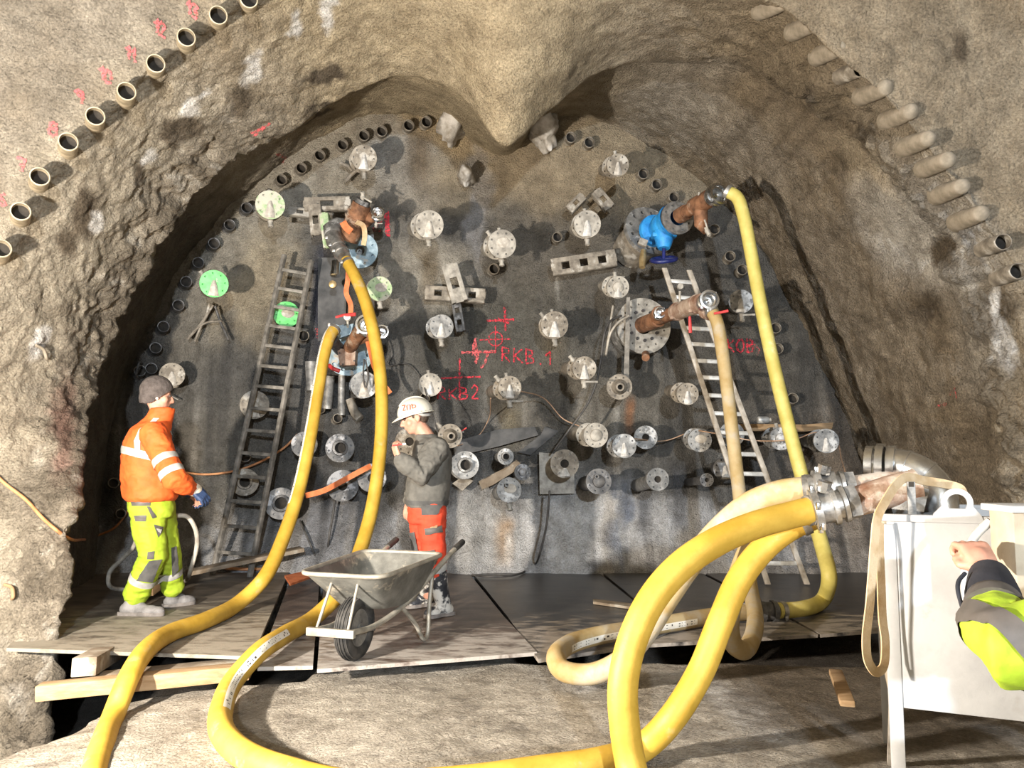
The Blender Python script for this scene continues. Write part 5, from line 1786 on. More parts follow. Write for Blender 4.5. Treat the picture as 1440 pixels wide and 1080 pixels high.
graffito(word('RKB', 614, 544, 14, 17, .1, 0, .02) + word('2', 662, 541, 12, 20), .020, MAT['spray'], 'red sprayed letters RKB 2 above the man in grey', 'spray_lettering')
graffito([[(529, 318), (546, 299), (547, 332), (544, 331), (543, 303)]], .034, MAT['spray'], 'thick red sprayed number 1 right of the upper rusty head', 'spray_number')
graffito([[(519, 322), (530, 320), (522, 327), (536, 325)]], .022, MAT['spray_faint'], 'faint red scribble left of the thick red 1')
graffito(word('KOB', 1021, 477, 12, 18, .15, 0, .02), .026, MAT['spray'], 'red sprayed letters between the cream and the lemon yellow hose', 'spray_lettering')
graffito([[(1060, 484), (1068, 492), (1064, 500)]], .024, MAT['spray_faint'], 'faint red stroke right beside the lemon yellow hose')
graffito([[(352, 186), (364, 180), (380, 172)], [(356, 190), (372, 178)]], .03, MAT['spray_pink'], 'short red smear under the lip at the upper left')
graffito([[(388, 215), (402, 222), (396, 232)]], .04, MAT['spray_faint'], 'faint pink smudge on the face near the top left rim')
graffito([[(1320, 571), (1333, 568)]], .024, MAT['spray_faint'], 'faint red dash on the right tunnel wall, lower one')
graffito([[(1338, 555), (1345, 545), (1347, 560)]], .02, MAT['spray_faint'], 'faint red hook on the right tunnel wall, above the red dash')
graffito([[(446, 462), (448, 476), (447, 462)]], .04, MAT['spray_faint'], 'faint red paint beside the coupling of the left yellow hose')


# ------------------------------------------------------------------ wires, cables, thin hoses
def cable(pts, r, material, label, name='cable', cat='cable', n=8, seg=8):
    s = spline(pts, n)
    b = MB()
    b.tube(s, r, seg)
    o = b.build(name, material, None, 60)
    tag(o, label, cat)
    return at_base(o)


def on(px, py, off=.03):
    h = hit(px, py)
    return h[0] + h[1] * off


cable([on(-12, 664), on(10, 682), on(35, 706), on(62, 733, .04), on(85, 752, .04), on(110, 760, .04), on(140, 755, .04), on(165, 742, .04), on(185, 715)], .012, MAT['cable_orange'], 'orange cable sagging along the left wall towards the man in orange')
cable([on(258, 662, .1), on(290, 666, .1), on(330, 663, .12), on(365, 652, .12), on(400, 632, .14), on(425, 612, .12)], .012, MAT['cable_orange'], 'pale orange cable running behind the left ladder at chest height')
cable([P(728, 549, 7.55), on(757, 568, .3), on(790, 589, .25), on(815, 602, .2)], .007, MAT['wire'], 'copper wire from the silver-capped flange down to the low row')
cable([P(690, 560, 7.7), on(686, 590, .08), on(672, 612, .08), on(655, 622, .1), on(641, 622, .2)], .006, MAT['wire'], 'thin copper wire hanging under the silver-capped flange')
cable([P(892, 617, 7.8), on(930, 615, .2), on(965, 608, .3), P(985, 606, 7.55), P(1020, 612, 7.5), P(1055, 619, 7.45), P(1090, 620, 7.4), P(1120, 617, 7.4), P(1150, 608, 7.45), P(1176, 622, 7.5), P(1183, 645, 7.2), P(1190, 668, 6.9)], .006, MAT['wire'], 'reddish copper wire strung along the low row at the right')
cable([P(874, 444, 7.8), P(858, 452, 7.75), P(850, 470, 7.72), P(845, 505, 7.75), P(838, 540, 7.75), P(825, 570, 7.75), P(800, 605, 7.72), P(780, 632, 7.75)], .012, MAT['hose_black'], 'thin black tube running from the riveted disc down to the left', 'thin_hose', 'hose')
cable([P(884, 444, 7.75), P(868, 455, 7.7), P(858, 470, 7.7), P(852, 500, 7.75), P(862, 430, 7.8)], .012, MAT['hose_grey'], 'grey tube bent beside the big riveted disc', 'thin_hose', 'hose')
cable([P(773, 690, 7.75), P(769, 735, 7.65), P(760, 775, 7.5), G(748, 797, .02), G(722, 809, .012), G(690, 811, .012), G(664, 808, .012)], .011, MAT['hose_black'], 'thin dark tube from the square board down onto the platform', 'thin_hose', 'hose')
cable([P(597, 545, 7.7), P(604, 570, 7.6), P(611, 592, 7.5), P(618, 615, 7.6)], .007, MAT['hose_black'], 'thin wire slanting down behind the white helmet', 'wire', 'wire')
cable([on(473, 685, .2), on(470, 720, .12), on(466, 760, .08), G(460, 796, .012)], .012, MAT['hose_black'], 'thin black cable hanging between the two left yellow hoses')
cable([on(425, 735, .06), on(438, 770, .06), G(450, 800, .012)], .010, MAT['hose_black'], 'thin black cable low behind the left yellow hose')
cable([on(545, 470, .05), on(552, 500, .05), on(548, 512, .05), on(575, 512, .05), on(592, 530, .05), P(600, 552, 7.8)], .007, MAT['hose_black'], 'thin black wire curling right of the second yellow hose', 'wire', 'wire')
cable([P(512, 505, 7.6), P(511, 530, 7.58), P(514, 545, 7.57), P(518, 530, 7.58), P(514, 506, 7.6)], .008, MAT['hose_black'], 'black cable loop hanging below the blue plates')
cable([P(241, 726, 6.15), P(262, 726, 6.2), P(274, 742, 6.25), P(277, 765, 6.3), P(270, 795, 6.3), G(256, 820, .02), G(236, 828, .02), G(200, 828, .02), G(172, 829, .02), P(153, 822, 6.65), P(154, 805, 6.6), P(172, 786, 6.5), P(190, 765, 6.3), P(193, 735, 6.15)], .018, MAT['hose_grey'], 'grey air hose looping around behind the legs of the man in orange', 'air_hose', 'hose', 8, 10)
cable([G(300, 797, .05), G(330, 800, .04), G(370, 800, .03), G(410, 792, .03), G(432, 790, .03)], .016, MAT['cable_orange'], 'rusty orange hose lying along the foot of the face by the left ladder', 'thin_hose', 'hose')


def strap(pts, wid, label, name='strap', material='strap_orange', fd=(0, -1, .1)):
    b = MB()
    ribbon(b, pts, wid, .006, fd, 6)
    o = b.build(name, MAT[material], None, 50)
    tag(o, label, 'strap')
    return at_base(o)


strap([P(430, 697, 7.75), P(455, 690, 7.7), P(482, 676, 7.68), P(508, 662, 7.72), P(522, 655, 7.8)], .055, 'orange strap slung across the dark flanges between the yellow hoses')
strap([P(490, 376, 7.6), P(489, 395, 7.6), P(487, 412, 7.62), P(493, 428, 7.64), P(493, 446, 7.66)], .05, 'orange strap hanging behind the second yellow hose, upper left')
strap([P(517, 480, 7.5), P(522, 500, 7.5), P(526, 516, 7.6), P(536, 535, 7.75), P(549, 553, 7.8)], .045, 'orange strap running down beside the second yellow hose')
strap([P(501, 312, 7.56), P(511, 318, 7.5), P(513, 332, 7.5), P(511, 345, 7.52)], .05, 'frayed beige rag hanging from the upper rusty head', 'rag', 'webbing')
strap([P(482, 312, 7.5), P(487, 320, 7.5), P(494, 326, 7.52)], .07, 'orange plastic wrap on the upper rusty head', 'plastic_wrap')
b = MB()
b.prism([G(400, 812, .03), G(428, 806, .03), G(436, 814, .03), G(408, 824, .03)], (0, 0, .02))
at_base(tag(b.build('orange_cloth', MAT['strap_orange'], None), 'orange cloth lying on the platform right of the left ladder foot', 'cloth'))
b = MB()
b.box(P(464, 512, 7.85), (.06, .04, .03))
cable([P(463, 514, 7.7), P(470, 519, 7.65), P(478, 522, 7.66)], .022, MAT['red'], 'red plastic tape below the blue plates', 'tape', 'tape')


# ------------------------------------------------------------------ steel brackets, slabs, boards on the face
def plate_px(px, off, th, material, label, name, cat='bracket', tilt=0.0):
    h = [hit(x, y)[0] for x, y in px]
    Ym = min(v.y for v in h) - off
    b = MB()
    b.prism([P(x, y, Ym + tilt * k) for k, (x, y) in enumerate(px)], (0, th, 0))
    return at_base(tag(b.build(name, MAT[material], None, 25), label, cat))


def channel(px0, px1, wd, Y, material, label, slots=2, name='steel_bracket'):
    """pierced channel iron between two image points"""
    a, c = P(px0[0], px0[1], Y), P(px1[0], px1[1], Y)
    d = (c - a).normalized()
    n = Vector((0, -1, 0))
    s = d.cross(n).normalized()
    L_ = (c - a).length
    root = thing(name, label, 'bracket', (a + c) / 2)
    R = Matrix((d, n, s)).transposed()
    k = slots * 2 + 1
    b = MB()
    for sgn in (-1, 1):
        b.box((a + c) / 2 + s * wd * .36 * sgn, (L_, .03, wd * .28), R, .004)
        b.box((a + c) / 2 + s * wd * .48 * sgn - n * .04, (L_, .09, wd * .08), R, .003)
    for i in range(0, k, 2):
        q = a.lerp(c, (i + .5) / k)
        b.box(q, (L_ / k * 1.15, .03, wd * .5), R, .004)
    b.build('channel', MAT[material], root, 30)
    return root


channel((632, 372), (647, 424), .17, 7.98, 'steel_pale', 'whitened upright channel iron of the bracket cross at the upper middle', 1)
channel((598, 411), (682, 416), .15, 8.12, 'steel_tan', 'brown level channel iron of the bracket cross, behind the whitened upright', 3)
channel((641, 424), (648, 466), .10, 8.08, 'steel_dark', 'dark lower end of the upright bracket, above the crosses', 2)
channel((776, 376), (866, 362), .18, 8.08, 'steel_tan', 'tan slotted channel iron under the pale flange left of the blue valve', 3)
channel((428, 287), (492, 285), .14, 8.0, 'steel_tan', 'tan channel iron beside the upper rusty head, at its left', 1)
channel((442, 288), (446, 330), .13, 7.95, 'steel_tan', 'upright dusty channel iron left of the upper rusty head', 1)
channel((406, 296), (438, 300), .09, 8.05, 'steel_pale', 'short pale iron just right of the topmost green flange', 1)
channel((455, 300), (461, 348), .09, 7.9, 'green_pale', 'narrow greenish upright strut at the grey elbow', 1)
channel((838, 268), (858, 292), .12, 8.0, 'steel_tan', 'cement-caked iron between the two upper right flanges', 1)
channel((820, 275), (800, 295), .10, 8.05, 'steel_tan', 'caked slanting iron above the flange left of the blue valve', 1)
for (pts, r, mt, lb) in [([(303, 432), (290, 455), (276, 476)], .016, 'steel_tan', 'bent bar under the bright green flange, leftmost of the bundle'), ([(306, 432), (296, 456), (283, 481)], .014, 'steel_tan', 'bent bar under the bright green flange, second of the bundle'),
                         ([(309, 434), (318, 460), (327, 483)], .014, 'steel_dark', 'dark bar under the bright green flange, pointing down right'), ([(278, 472), (300, 457), (318, 450)], .012, 'steel_tan', 'bar crossing the bundle under the bright green flange'),
                         ([(484, 236), (495, 242), (502, 252)], .02, 'steel_tan', 'caked bar lower left of the topmost dusty flange'), ([(495, 262), (506, 252), (520, 240), (530, 232)], .022, 'steel_tan', 'caked crooked bar under the topmost dusty flange'),
                         ([(512, 246), (524, 248), (533, 246)], .016, 'steel_tan', 'short caked bar right under the topmost dusty flange'), ([(174, 502), (171, 517), (173, 522)], .012, 'steel_dark', 'short dark bar in the left rim of the face'),
                         ([(247, 557), (265, 560)], .007, 'steel_pale', 'thin pale rod sticking out beside the orange man'), ([(488, 500), (484, 560), (489, 588)], .04, 'steel_grey', 'vertical grey pipe between the yellow hoses'),
                         ([(500, 560), (504, 585), (512, 592)], .05, 'steel_tan', 'stubby caked pipe under the grey lime-fanned flange'), ([(467, 525), (466, 550), (468, 580)], .06, 'steel_grey', 'thick grey pipe hanging right of the left yellow hose'),
                         ([(446, 512), (447, 545)], .07, 'steel_grey', 'broad caked pipe left of the left yellow hose')]:
    cable([on(x, y, .16) for x, y in pts], r, MAT[mt], lb, 'steel_bar', 'bar', 5, 8)
plate_px([(636, 622), (700, 604), (752, 600), (757, 612), (700, 628), (640, 642)], .10, .03, 'slate', 'dark slab leaning on the face right behind the man in grey', 'slab', 'slab')
plate_px([(728, 636), (760, 612), (766, 600), (786, 606), (746, 640)], .06, .03, 'slate', 'dark bluish slab above the square board', 'slab', 'slab')
plate_px([(673, 677), (688, 669), (716, 655), (726, 646), (732, 652), (722, 664), (693, 682), (678, 688)], .22, .04, 'wood_old', 'split grey wood piece wedged under the small rusty flange', 'wood_piece', 'wood')
plate_px([(636, 680), (650, 670), (666, 676), (650, 690)], .2, .05, 'steel_tan', 'caked block under the flange beside the man in grey', 'block', 'block')
plate_px([(1024, 596), (1060, 596), (1130, 597), (1172, 594), (1170, 603), (1130, 607), (1060, 606), (1024, 603)], .22, .10, 'wood', 'brown plank wedged level on the face behind the right hoses', 'plank', 'plank')
root = thing('can', 'small white spray can lying on the brown plank at the right', 'can', P(1073, 594, 7.85))
b = MB()
a_, d_ = P(1065, 590.5, 7.82), (P(1081, 590.5, 7.82) - P(1065, 590.5, 7.82)).normalized()
b.lathe([(0, 0), (.033, .002), (.037, .008), (.037, .10), (.03, .112), (0, .113)], a_, d_, 16)
b.build('can_body', MAT['rung'], root, 40)
b = MB()
b.lathe([(.022, .112), (.022, .135), (0, .136)], a_, d_, 12)
b.build('can_cap', MAT['steel_pale'], root, 40)
plate_px([(447, 362), (488, 362), (486, 470), (447, 480)], .03, .02, 'slate', 'dark blue-black sheet on the face under the upper rusty head', 'sheet', 'sheet')
b = MB()
b.lathe([(.05, 0), (.05, .12), (.055, .12), (.055, .16), (0, .16)], P(473, 368, 7.9), (0, -.2, -1), 16)
at_base(tag(b.build('pipe_fitting', MAT['chrome'], None, 40), 'shiny pipe fitting hanging just left of the second yellow hose', 'fitting'))
b = MB()
b.lathe([(.04, 0), (.04, .05), (.02, .06), (0, .06)], P(468, 401, 7.95), (.2, -1, 0), 12)
at_base(tag(b.build('bolt_head', MAT['brass'], None, 40), 'brass bolt head on the dark sheet beside the second yellow hose', 'bolt'))
b = MB()
b.tube(spline([on(48, 484, .02), on(54, 492, .05), on(57, 503, .05), on(63, 505, .04), on(67, 498, .02)], 4), .012, 8)
at_base(tag(b.build('wire_stub', MAT['pipe_dusty'], None, 50), 'bent caked wire on the left wall above the orange cable', 'wire'))
b = MB()
b.tube(spline([on(10, 822, .02), on(24, 830, .06), on(30, 840, .05), on(20, 842, .02)], 4), .012, 8)
at_base(tag(b.build('wire_stub', MAT['wood'], None, 50), 'bent tan wire low on the left wall near the platform corner', 'wire'))

# ------------------------------------------------------------------ wheelbarrow
O = Vector((-.93, 4.66, 0))
u = Vector((.30, .954, 0)).normalized()
s = Vector((u.y, -u.x, 0))


def wp(a, b_, z):
    return O + u * a + s * b_ + Vector((0, 0, z))


root = thing('wheelbarrow', 'galvanised steel wheelbarrow with black tyre on the platform in front of the man in grey', 'wheelbarrow', O)
rim = [(-.20, -.27, .515), (-.20, .27, .515), (.66, .30, .545), (.66, -.30, .545)]
bot = [(.06, -.15, .285), (.06, .15, .285), (.48, .20, .27), (.48, -.20, .27)]


def rloop(corners, n=6, rad=.10):
    out = []
    C_ = [Vector(c) for c in corners]
    for i in range(4):
        p, a, c = C_[i], C_[i - 1], C_[(i + 1) % 4]
        d0, d1 = (a - p).normalized() * rad, (c - p).normalized() * rad
        for k in range(n + 1):
            t = k / n
            out.append((p + d0) * (1 - t) ** 2 + p * 2 * t * (1 - t) + (p + d1) * t * t)
    return out


levels = []
for k in range(7):
    t = k / 6
    cs = [tuple(Vector(a).lerp(Vector(c), t ** .9)) for a, c in zip(rim, bot)]
    levels.append(rloop(cs, 6, .11 - .02 * t))
nl = len(levels[0])
b = MB()
vs, fs = [], []
inn = [[Vector(p) + (Vector((.23, 0, p[2])) - Vector(p)).normalized() * .006 + Vector((0, 0, .004)) for p in lv] for lv in levels]
for lv in levels:
    vs += [wp(*p) for p in lv]
for lv in inn:
    vs += [wp(*p) for p in lv]
for a in range(6):
    for k in range(nl):
        k2 = (k + 1) % nl
        fs.append((a * nl + k, a * nl + k2, (a + 1) * nl + k2, (a + 1) * nl + k))
        q = 7 * nl
        fs.append((q + a * nl + k, q + (a + 1) * nl + k, q + (a + 1) * nl + k2, q + a * nl + k2))
fs.append(tuple(6 * nl + k for k in range(nl)))
fs.append(tuple(7 * nl + 6 * nl + k for k in range(nl - 1, -1, -1)))
b.add(vs, fs)
b.build('tub', MAT['barrow'], root, 40)
b = MB()
lp = [wp(p[0], p[1], p[2]) for p in levels[0]]
b.tube(lp + [lp[0], lp[1]], .014, 8, False)
b.build('rim_roll', MAT['barrow_tube'], root, 60)
wr, tr = .185, .045
wc = O + Vector((0, 0, wr))
b = MB()
prof = []
for k in range(14):
    a = 2 * PI * k / 14
    prof.append((wr - tr + tr * math.cos(a), tr * 1.1 * math.sin(a)))
b.lathe(prof, wc, s, 40, True)
ty = b.build('tyre', MAT['rubber'], root, 60)
b = MB()
for k in range(5):
    h = (-.8 + .4 * k) * tr
    rr = wr - tr + tr * math.sqrt(max(0, 1 - (h / (tr * 1.1)) ** 2)) + .002
    b.lathe([(rr - .004, h - .004), (rr + .003, h - .003), (rr + .003, h + .003), (rr - .004, h + .004)], wc, s, 40)
b.build('tread', MAT['rubber'], ty, 60)
b = MB()
b.lathe([(.0, .045), (.03, .045), (.03, .035), (.07, .022), (.12, .035), (.14, .034), (.14, -.034), (.12, -.035), (.07, -.022), (.03, -.035), (.03, -.045), (0, -.045)], wc, s, 32)
b.build('wheel_disc', MAT['rubber_dusty'], root, 40)
for sg in (-1, 1):
    b = MB()
    b.tube(spline([wp(-.27, .115 * sg, .215), wp(0, .125 * sg, .20), wp(.30, .17 * sg, .265), wp(.62, .23 * sg, .42), wp(.85, .255 * sg, .515), wp(1.05, .26 * sg, .57)], 6), .017, 10)
    b.build('frame_tube', MAT['barrow_tube'], root, 60)
    b = MB()
    b.tube([wp(.93, .258 * sg, .54), wp(1.08, .262 * sg, .578)], [.021, .022], 10)
    b.build('grip', MAT['rubber'], root, 40)
    b = MB()
    b.tube(spline([wp(.28, .17 * sg, .26), wp(.42, .20 * sg, .13), wp(.50, .215 * sg, .025), wp(.54, .215 * sg, .014), wp(.575, .215 * sg, .035), wp(.60, .215 * sg, .20), wp(.62, .225 * sg, .40)], 6), .014, 8)
    b.build('leg', MAT['barrow_tube'], root, 60)
    b = MB()
    b.tube([wp(-.265, .10 * sg, .215), wp(-.13, .085 * sg, .46)], .009, 8)
    b.build('front_strut', MAT['barrow_tube'], root, 60)
b = MB()
b.box(wp(-.275, 0, .212), (.30, .03, .045), Matrix((s, u, Vector((0, 0, 1)))).transposed(), .004)
b.build('nose_bar', MAT['barrow_tube'], root, 30)
b = MB()
b.tube([wp(0, -.13, wr), wp(0, .13, wr)], .012, 8)
b.build('axle', MAT['steel_dark'], root, 40)
b = MB()
vsx = []
for p in rloop([tuple(Vector(a).lerp(Vector(c), .75)) for a, c in zip(rim, bot)], 5, .08):
    c0_ = Vector((.27, 0, p[2]))
    vsx.append(wp(*(c0_ + (Vector(p) - c0_) * .96)))
m_ = len(vsx)
b.add(vsx + [wp(.27, 0, .345)], [(k, (k + 1) % m_, m_) for k in range(m_)])
b.build('mortar_residue', MAT['deposit_grey'], root, 80)

# ------------------------------------------------------------------ people
MAT.update(
    skin=mat('skin', (0.44, 0.215, 0.15), (0.52, 0.28, 0.20), 14, 0.55, 0, 0.05, 90),
    orange=mat('orange_hi_vis', (0.62, 0.085, 0.010), (0.72, 0.125, 0.02), 7, 0.75, 0, 0.15, 90),
    lime=mat('lime_hi_vis', (0.27, 0.38, 0.016), (0.34, 0.46, 0.03), 7, 0.75, 0, 0.15, 90),
    reflect=mat('reflective_tape', (0.31, 0.305, 0.29), (0.41, 0.405, 0.39), 20, 0.5),
    cloth_grey=mat('grey_cloth', (0.085, 0.082, 0.074), (0.125, 0.12, 0.108), 12, 0.85, 0, 0.2, 120),
    cloth_dark=mat('dark_grey_cloth', (0.055, 0.055, 0.055), (0.09, 0.088, 0.085), 12, 0.85, 0, 0.2, 120),
    knit=mat('knitted_wool', (0.055, 0.045, 0.042), (0.095, 0.08, 0.075), 30, 0.95, 0, 0.5, 120),
    red_orange=mat('red_orange_cloth', (0.55, 0.045, 0.016), (0.65, 0.065, 0.025), 9, 0.8, 0, 0.15, 90),
    boot=mat('cement_splashed_boot', (0.02, 0.022, 0.028), (0.05, 0.052, 0.06), 10, 0.45, 0, 0.15, 60, c3=(0.58, 0.56, 0.52), scale3=9, lo3=0.49, hi3=0.55),
    shoe=mat('dusty_grey_shoe', (0.12, 0.115, 0.115), (0.22, 0.21, 0.21), 12, 0.8, 0, 0.3, 60),
    sole=mat('shoe_sole', (0.10, 0.09, 0.085), (0.2, 0.18, 0.17), 10, 0.8),
    glove=mat('blue_glove', (0.012, 0.03, 0.08), (0.03, 0.055, 0.13), 12, 0.5, 0, 0.2, 60),
    glove_cuff=mat('cream_cuff', (0.62, 0.57, 0.47), (0.72, 0.67, 0.57), 12, 0.8),
    helmet=mat('white_helmet_shell', (0.50, 0.49, 0.43), (0.56, 0.55, 0.49), 9, 0.35),
    helmet_red=mat('red_lettering', (0.55, 0.07, 0.03), (0.65, 0.10, 0.05), 9, 0.5),
    hair=mat('brown_hair', (0.045, 0.028, 0.02), (0.09, 0.06, 0.04), 40, 0.7, 0, 0.5, 120),
    navy=mat('black_cuff', (0.008, 0.009, 0.016), (0.02, 0.021, 0.03), 12, 0.85, 0, 0.2, 120),
    tape_dark=mat('dull_grey_tape', (0.06, 0.055, 0.05), (0.09, 0.08, 0.075), 12, 0.6),
    eye=mat('eye', (0.05, 0.04, 0.035), None, rough=0.2),
)


def remeshed(mb, name, material, parent, voxel, smooth_it=6, folds=0.0, fscale=(9, 9, 22), factor=.5):
    o = mb.build(name, material, parent, 0)
    m = o.modifiers.new('r', 'REMESH')
    m.mode = 'VOXEL'
    m.voxel_size = voxel
    m2 = o.modifiers.new('s', 'SMOOTH')
    m2.iterations = smooth_it
    m2.factor = factor
    dg = bpy.context.evaluated_depsgraph_get()
    me = bpy.data.meshes.new_from_object(o.evaluated_get(dg))
    old = o.data
    o.modifiers.clear()
    o.data = me
    bpy.data.meshes.remove(old)
    me.name = name
    n = len(me.vertices)
    if folds > 0:
        co = np.empty(n * 3)
        no = np.empty(n * 3)
        me.vertices.foreach_get('co', co)
        me.vertex_normals.foreach_get('vector', no)
        co, no = co.reshape(-1, 3), no.reshape(-1, 3)
        d = fbm(co * np.array(fscale) + len(name), 3, .5)
        d = (1 - np.abs(d) * 2.2) * .6 + fbm(co * 8 + 3, 2) * .5
        co = co + no * (d * folds)[:, None]
        me.vertices.foreach_set('co', co.ravel())
    me.polygons.foreach_set('use_smooth', [True] * len(me.polygons))
    if not me.materials:
        me.materials.append(material)
    me.update()
    return o


def obj_bvh(o):
    off = org_of(o.parent)
    me = o.data
    vs = [v.co + off for v in me.vertices]
    return BVHTree.FromPolygons(vs, [tuple(p.vertices) for p in me.polygons])


def ring_band(bvh, c, ax, width, material, name, parent, lift=.004, n=40, rmax=.19, arc=None, rows=3):
    """tape around a limb or a body: rays thrown out from its axis onto the cloth"""
    c, ax = Vector(c), Vector(ax).normalized()
    N = ax.orthogonal().normalized()
    B = ax.cross(N)
    vs, fs = [], []
    a0, a1 = arc if arc else (0, 2 * PI)
    nn = n + (1 if arc else 0)
    for r_ in range(rows):
        h = (r_ / (rows - 1) - .5) * width
        for k in range(nn):
            a = a0 + (a1 - a0) * k / n
            d = N * math.cos(a) + B * math.sin(a)
            p = c + ax * h
            q = bvh.ray_cast(p + d * rmax, -d)
            pt = q[0] if q[0] is not None else p + d * .1
            vs.append(pt + d * lift)
    for r_ in range(rows - 1):
        for k in range(n):
            k2 = (k + 1) % nn if not arc else k + 1
            fs.append((r_ * nn + k, r_ * nn + k2, (r_ + 1) * nn + k2, (r_ + 1) * nn + k))
    b = MB()
    b.add(vs, fs)
    return b.build(name, material, parent, 80)


def patch(bvh, quad, material, name, parent, lift=.004, n=7):
    """cloth patch sewn on where the four image points meet the garment"""
    (ax, ay), (bx, by), (cx, cy), (dx, dy) = quad
    vs, fs = [], []
    o = Vector((0, 0, CAM_Z))
    ok = True
    for i in range(n + 1):
        for j in range(n + 1):
            s_, t_ = i / n, j / n
            x = (ax * (1 - s_) + bx * s_) * (1 - t_) + (dx * (1 - s_) + cx * s_) * t_
            y = (ay * (1 - s_) + by * s_) * (1 - t_) + (dy * (1 - s_) + cy * s_) * t_
            d = ray(x, y).normalized()
            h = bvh.ray_cast(o, d)
            if h[0] is None:
                vs.append(None)
            else:
                vs.append(h[0] + (h[1] if h[1].dot(d) < 0 else -h[1]) * lift)
    for i in range(n):
        for j in range(n):
            q = (i * (n + 1) + j, (i + 1) * (n + 1) + j, (i + 1) * (n + 1) + j + 1, i * (n + 1) + j + 1)
            if all(vs[k] is not None for k in q):
                fs.append(q)
    if not fs:
        return None
    used = sorted({k for f_ in fs for k in f_})
    mp = {k: i for i, k in enumerate(used)}
    b = MB()
    b.add([vs[k] for k in used], [tuple(mp[k] for k in f_) for f_ in fs])
    return b.build(name, material, parent, 80)


def head(b, c, fwd, up=Vector((0, 0, 1)), k=1.0):
    """skull, jaw, brow, nose, lips, chin, ears as one blend; c = centre of the head"""
    f_ = Vector(fwd).normalized()
    u_ = (Vector(up) - f_ * f_.dot(up)).normalized()
    s_ = f_.cross(u_)
    R = Matrix((s_, f_, u_)).transposed()

    def at(x, y, z):
        return Vector(c) + R @ Vector((x, y, z)) * k
    b.ball(at(0, -.012, .030), .100 * k, 20, 14, (.78, .98, .92), R)
    b.ball(at(0, .022, -.035), .080 * k, 18, 12, (.82, .88, 1.05), R)
    b.ball(at(0, .048, -.088), .036 * k, 12, 8, (1.05, .9, .75), R)
    b.ball(at(0, .062, .022), .050 * k, 12, 8, (1.1, .55, .35), R)
    b.capsule([at(0, .088, .012), at(0, .104, -.018), at(0, .110, -.034)], [.010 * k, .013 * k, .016 * k], 10)
    b.ball(at(-.012, .098, -.038), .010 * k, 8, 6)
    b.ball(at(.012, .098, -.038), .010 * k, 8, 6)
    b.ball(at(0, .086, -.060), .020 * k, 10, 7, (1.15, .55, .30), R)
    b.ball(at(0, .084, -.070), .019 * k, 10, 7, (1.1, .55, .32), R)
    for sg in (-1, 1):
        b.ball(at(.045 * sg, .050, -.030), .034 * k, 10, 7, (.8, .8, .9), R)
        b.ball(at(.077 * sg, -.012, -.008), .032 * k, 12, 8, (.22, .62, 1.0), R)
        b.ball(at(.083 * sg, -.020, -.006), .026 * k, 12, 8, (.20, .55, .9), R)
    return at, R


def hand(b, wrist, d, pn, side, k=1.0, curl=(.5, .6, .7, .8), thumb_in=.6, spread=1.0, fill=0):
    """d: wrist to knuckles, pn: out of the back of the hand, side: +1/-1 which edge carries the thumb"""
    d = Vector(d).normalized()
    pn = Vector(pn)
    pn = (pn - d * d.dot(pn)).normalized()
    t = d.cross(pn) * side
    w_ = Vector(wrist)
    for q in (-.024, -.008, .008, .024):
        b.capsule([w_ + d * .01 * k + t * q * .7 * k, w_ + d * .05 * k + t * q * k, w_ + d * .088 * k + t * q * 1.05 * k], [.017 * k, .0155 * k, .0125 * k], 8)
    for i, (q, ln) in enumerate(((.031, .072), (.0105, .080), (-.0105, .074), (-.031, .058))):
        base = w_ + d * .088 * k + t * q * k
        c = curl[i]
        dd = (d + t * q * 2.0 * spread).normalized()
        p, pts, ang = base, [base - d * .02 * k, base], 0.0
        for seg_, fr in enumerate((.46, .31, .23)):
            ang += c * (.75 if seg_ == 0 else .95)
            v = dd * math.cos(ang) - pn * math.sin(ang)
            p = p + v * ln * fr * k
            pts.append(p)
        b.capsule(pts, [.010 * k, .0098 * k, .0092 * k, .0085 * k, .0075 * k], 8)
    if fill:
        b.ball(w_ + d * .075 * k - pn * .022 * k, .034 * k, 12, 8)
        b.ball(w_ + d * .05 * k - pn * .012 * k, .036 * k, 12, 8)
    p0 = w_ + d * .022 * k + t * .024 * k - pn * .006 * k
    p1 = p0 + (d * .55 + t * .75 - pn * .25).normalized() * .036 * k
    p2 = p1 + (d * .8 + t * (.45 - thumb_in * .6) - pn * .35 * thumb_in).normalized() * .032 * k
    p3 = p2 + (d * .85 - t * thumb_in * .6 - pn * .5 * thumb_in).normalized() * .026 * k
    b.capsule([w_ + d * .012 * k + t * .012 * k, p0, p1, p2, p3], [.015 * k, .0145 * k, .0115 * k, .0105 * k, .0085 * k], 8)


def shoe(b, heel, toe, w_=.048, h_=.075, ankle=None):
    heel, toe = Vector(heel), Vector(toe)
    d = (toe - heel)
    L_ = d.length
    d.normalize()
    s_ = Vector((d.y, -d.x, 0)).normalized()
    R = Matrix((d, s_, Vector((0, 0, 1)))).transposed()
    z0 = Vector((0, 0, 1))
    b.ball(heel + d * .055 + z0 * .045, .055, 14, 9, (1.0, .82, .9), R)
    b.ball(heel + d * L_ * .38 + z0 * .05, .06, 14, 9, (1.45, .74, .95), R)
    b.ball(heel + d * L_ * .68 + z0 * .038, .055, 14, 9, (1.45, .92, .72), R)
    b.ball(heel + d * (L_ - .052) + z0 * .034, .050, 14, 9, (1.05, .92, .72), R)
    if ankle is not None:
        b.capsule([heel + d * .075 + z0 * .06, Vector(ankle)], [.052, .050], 12)


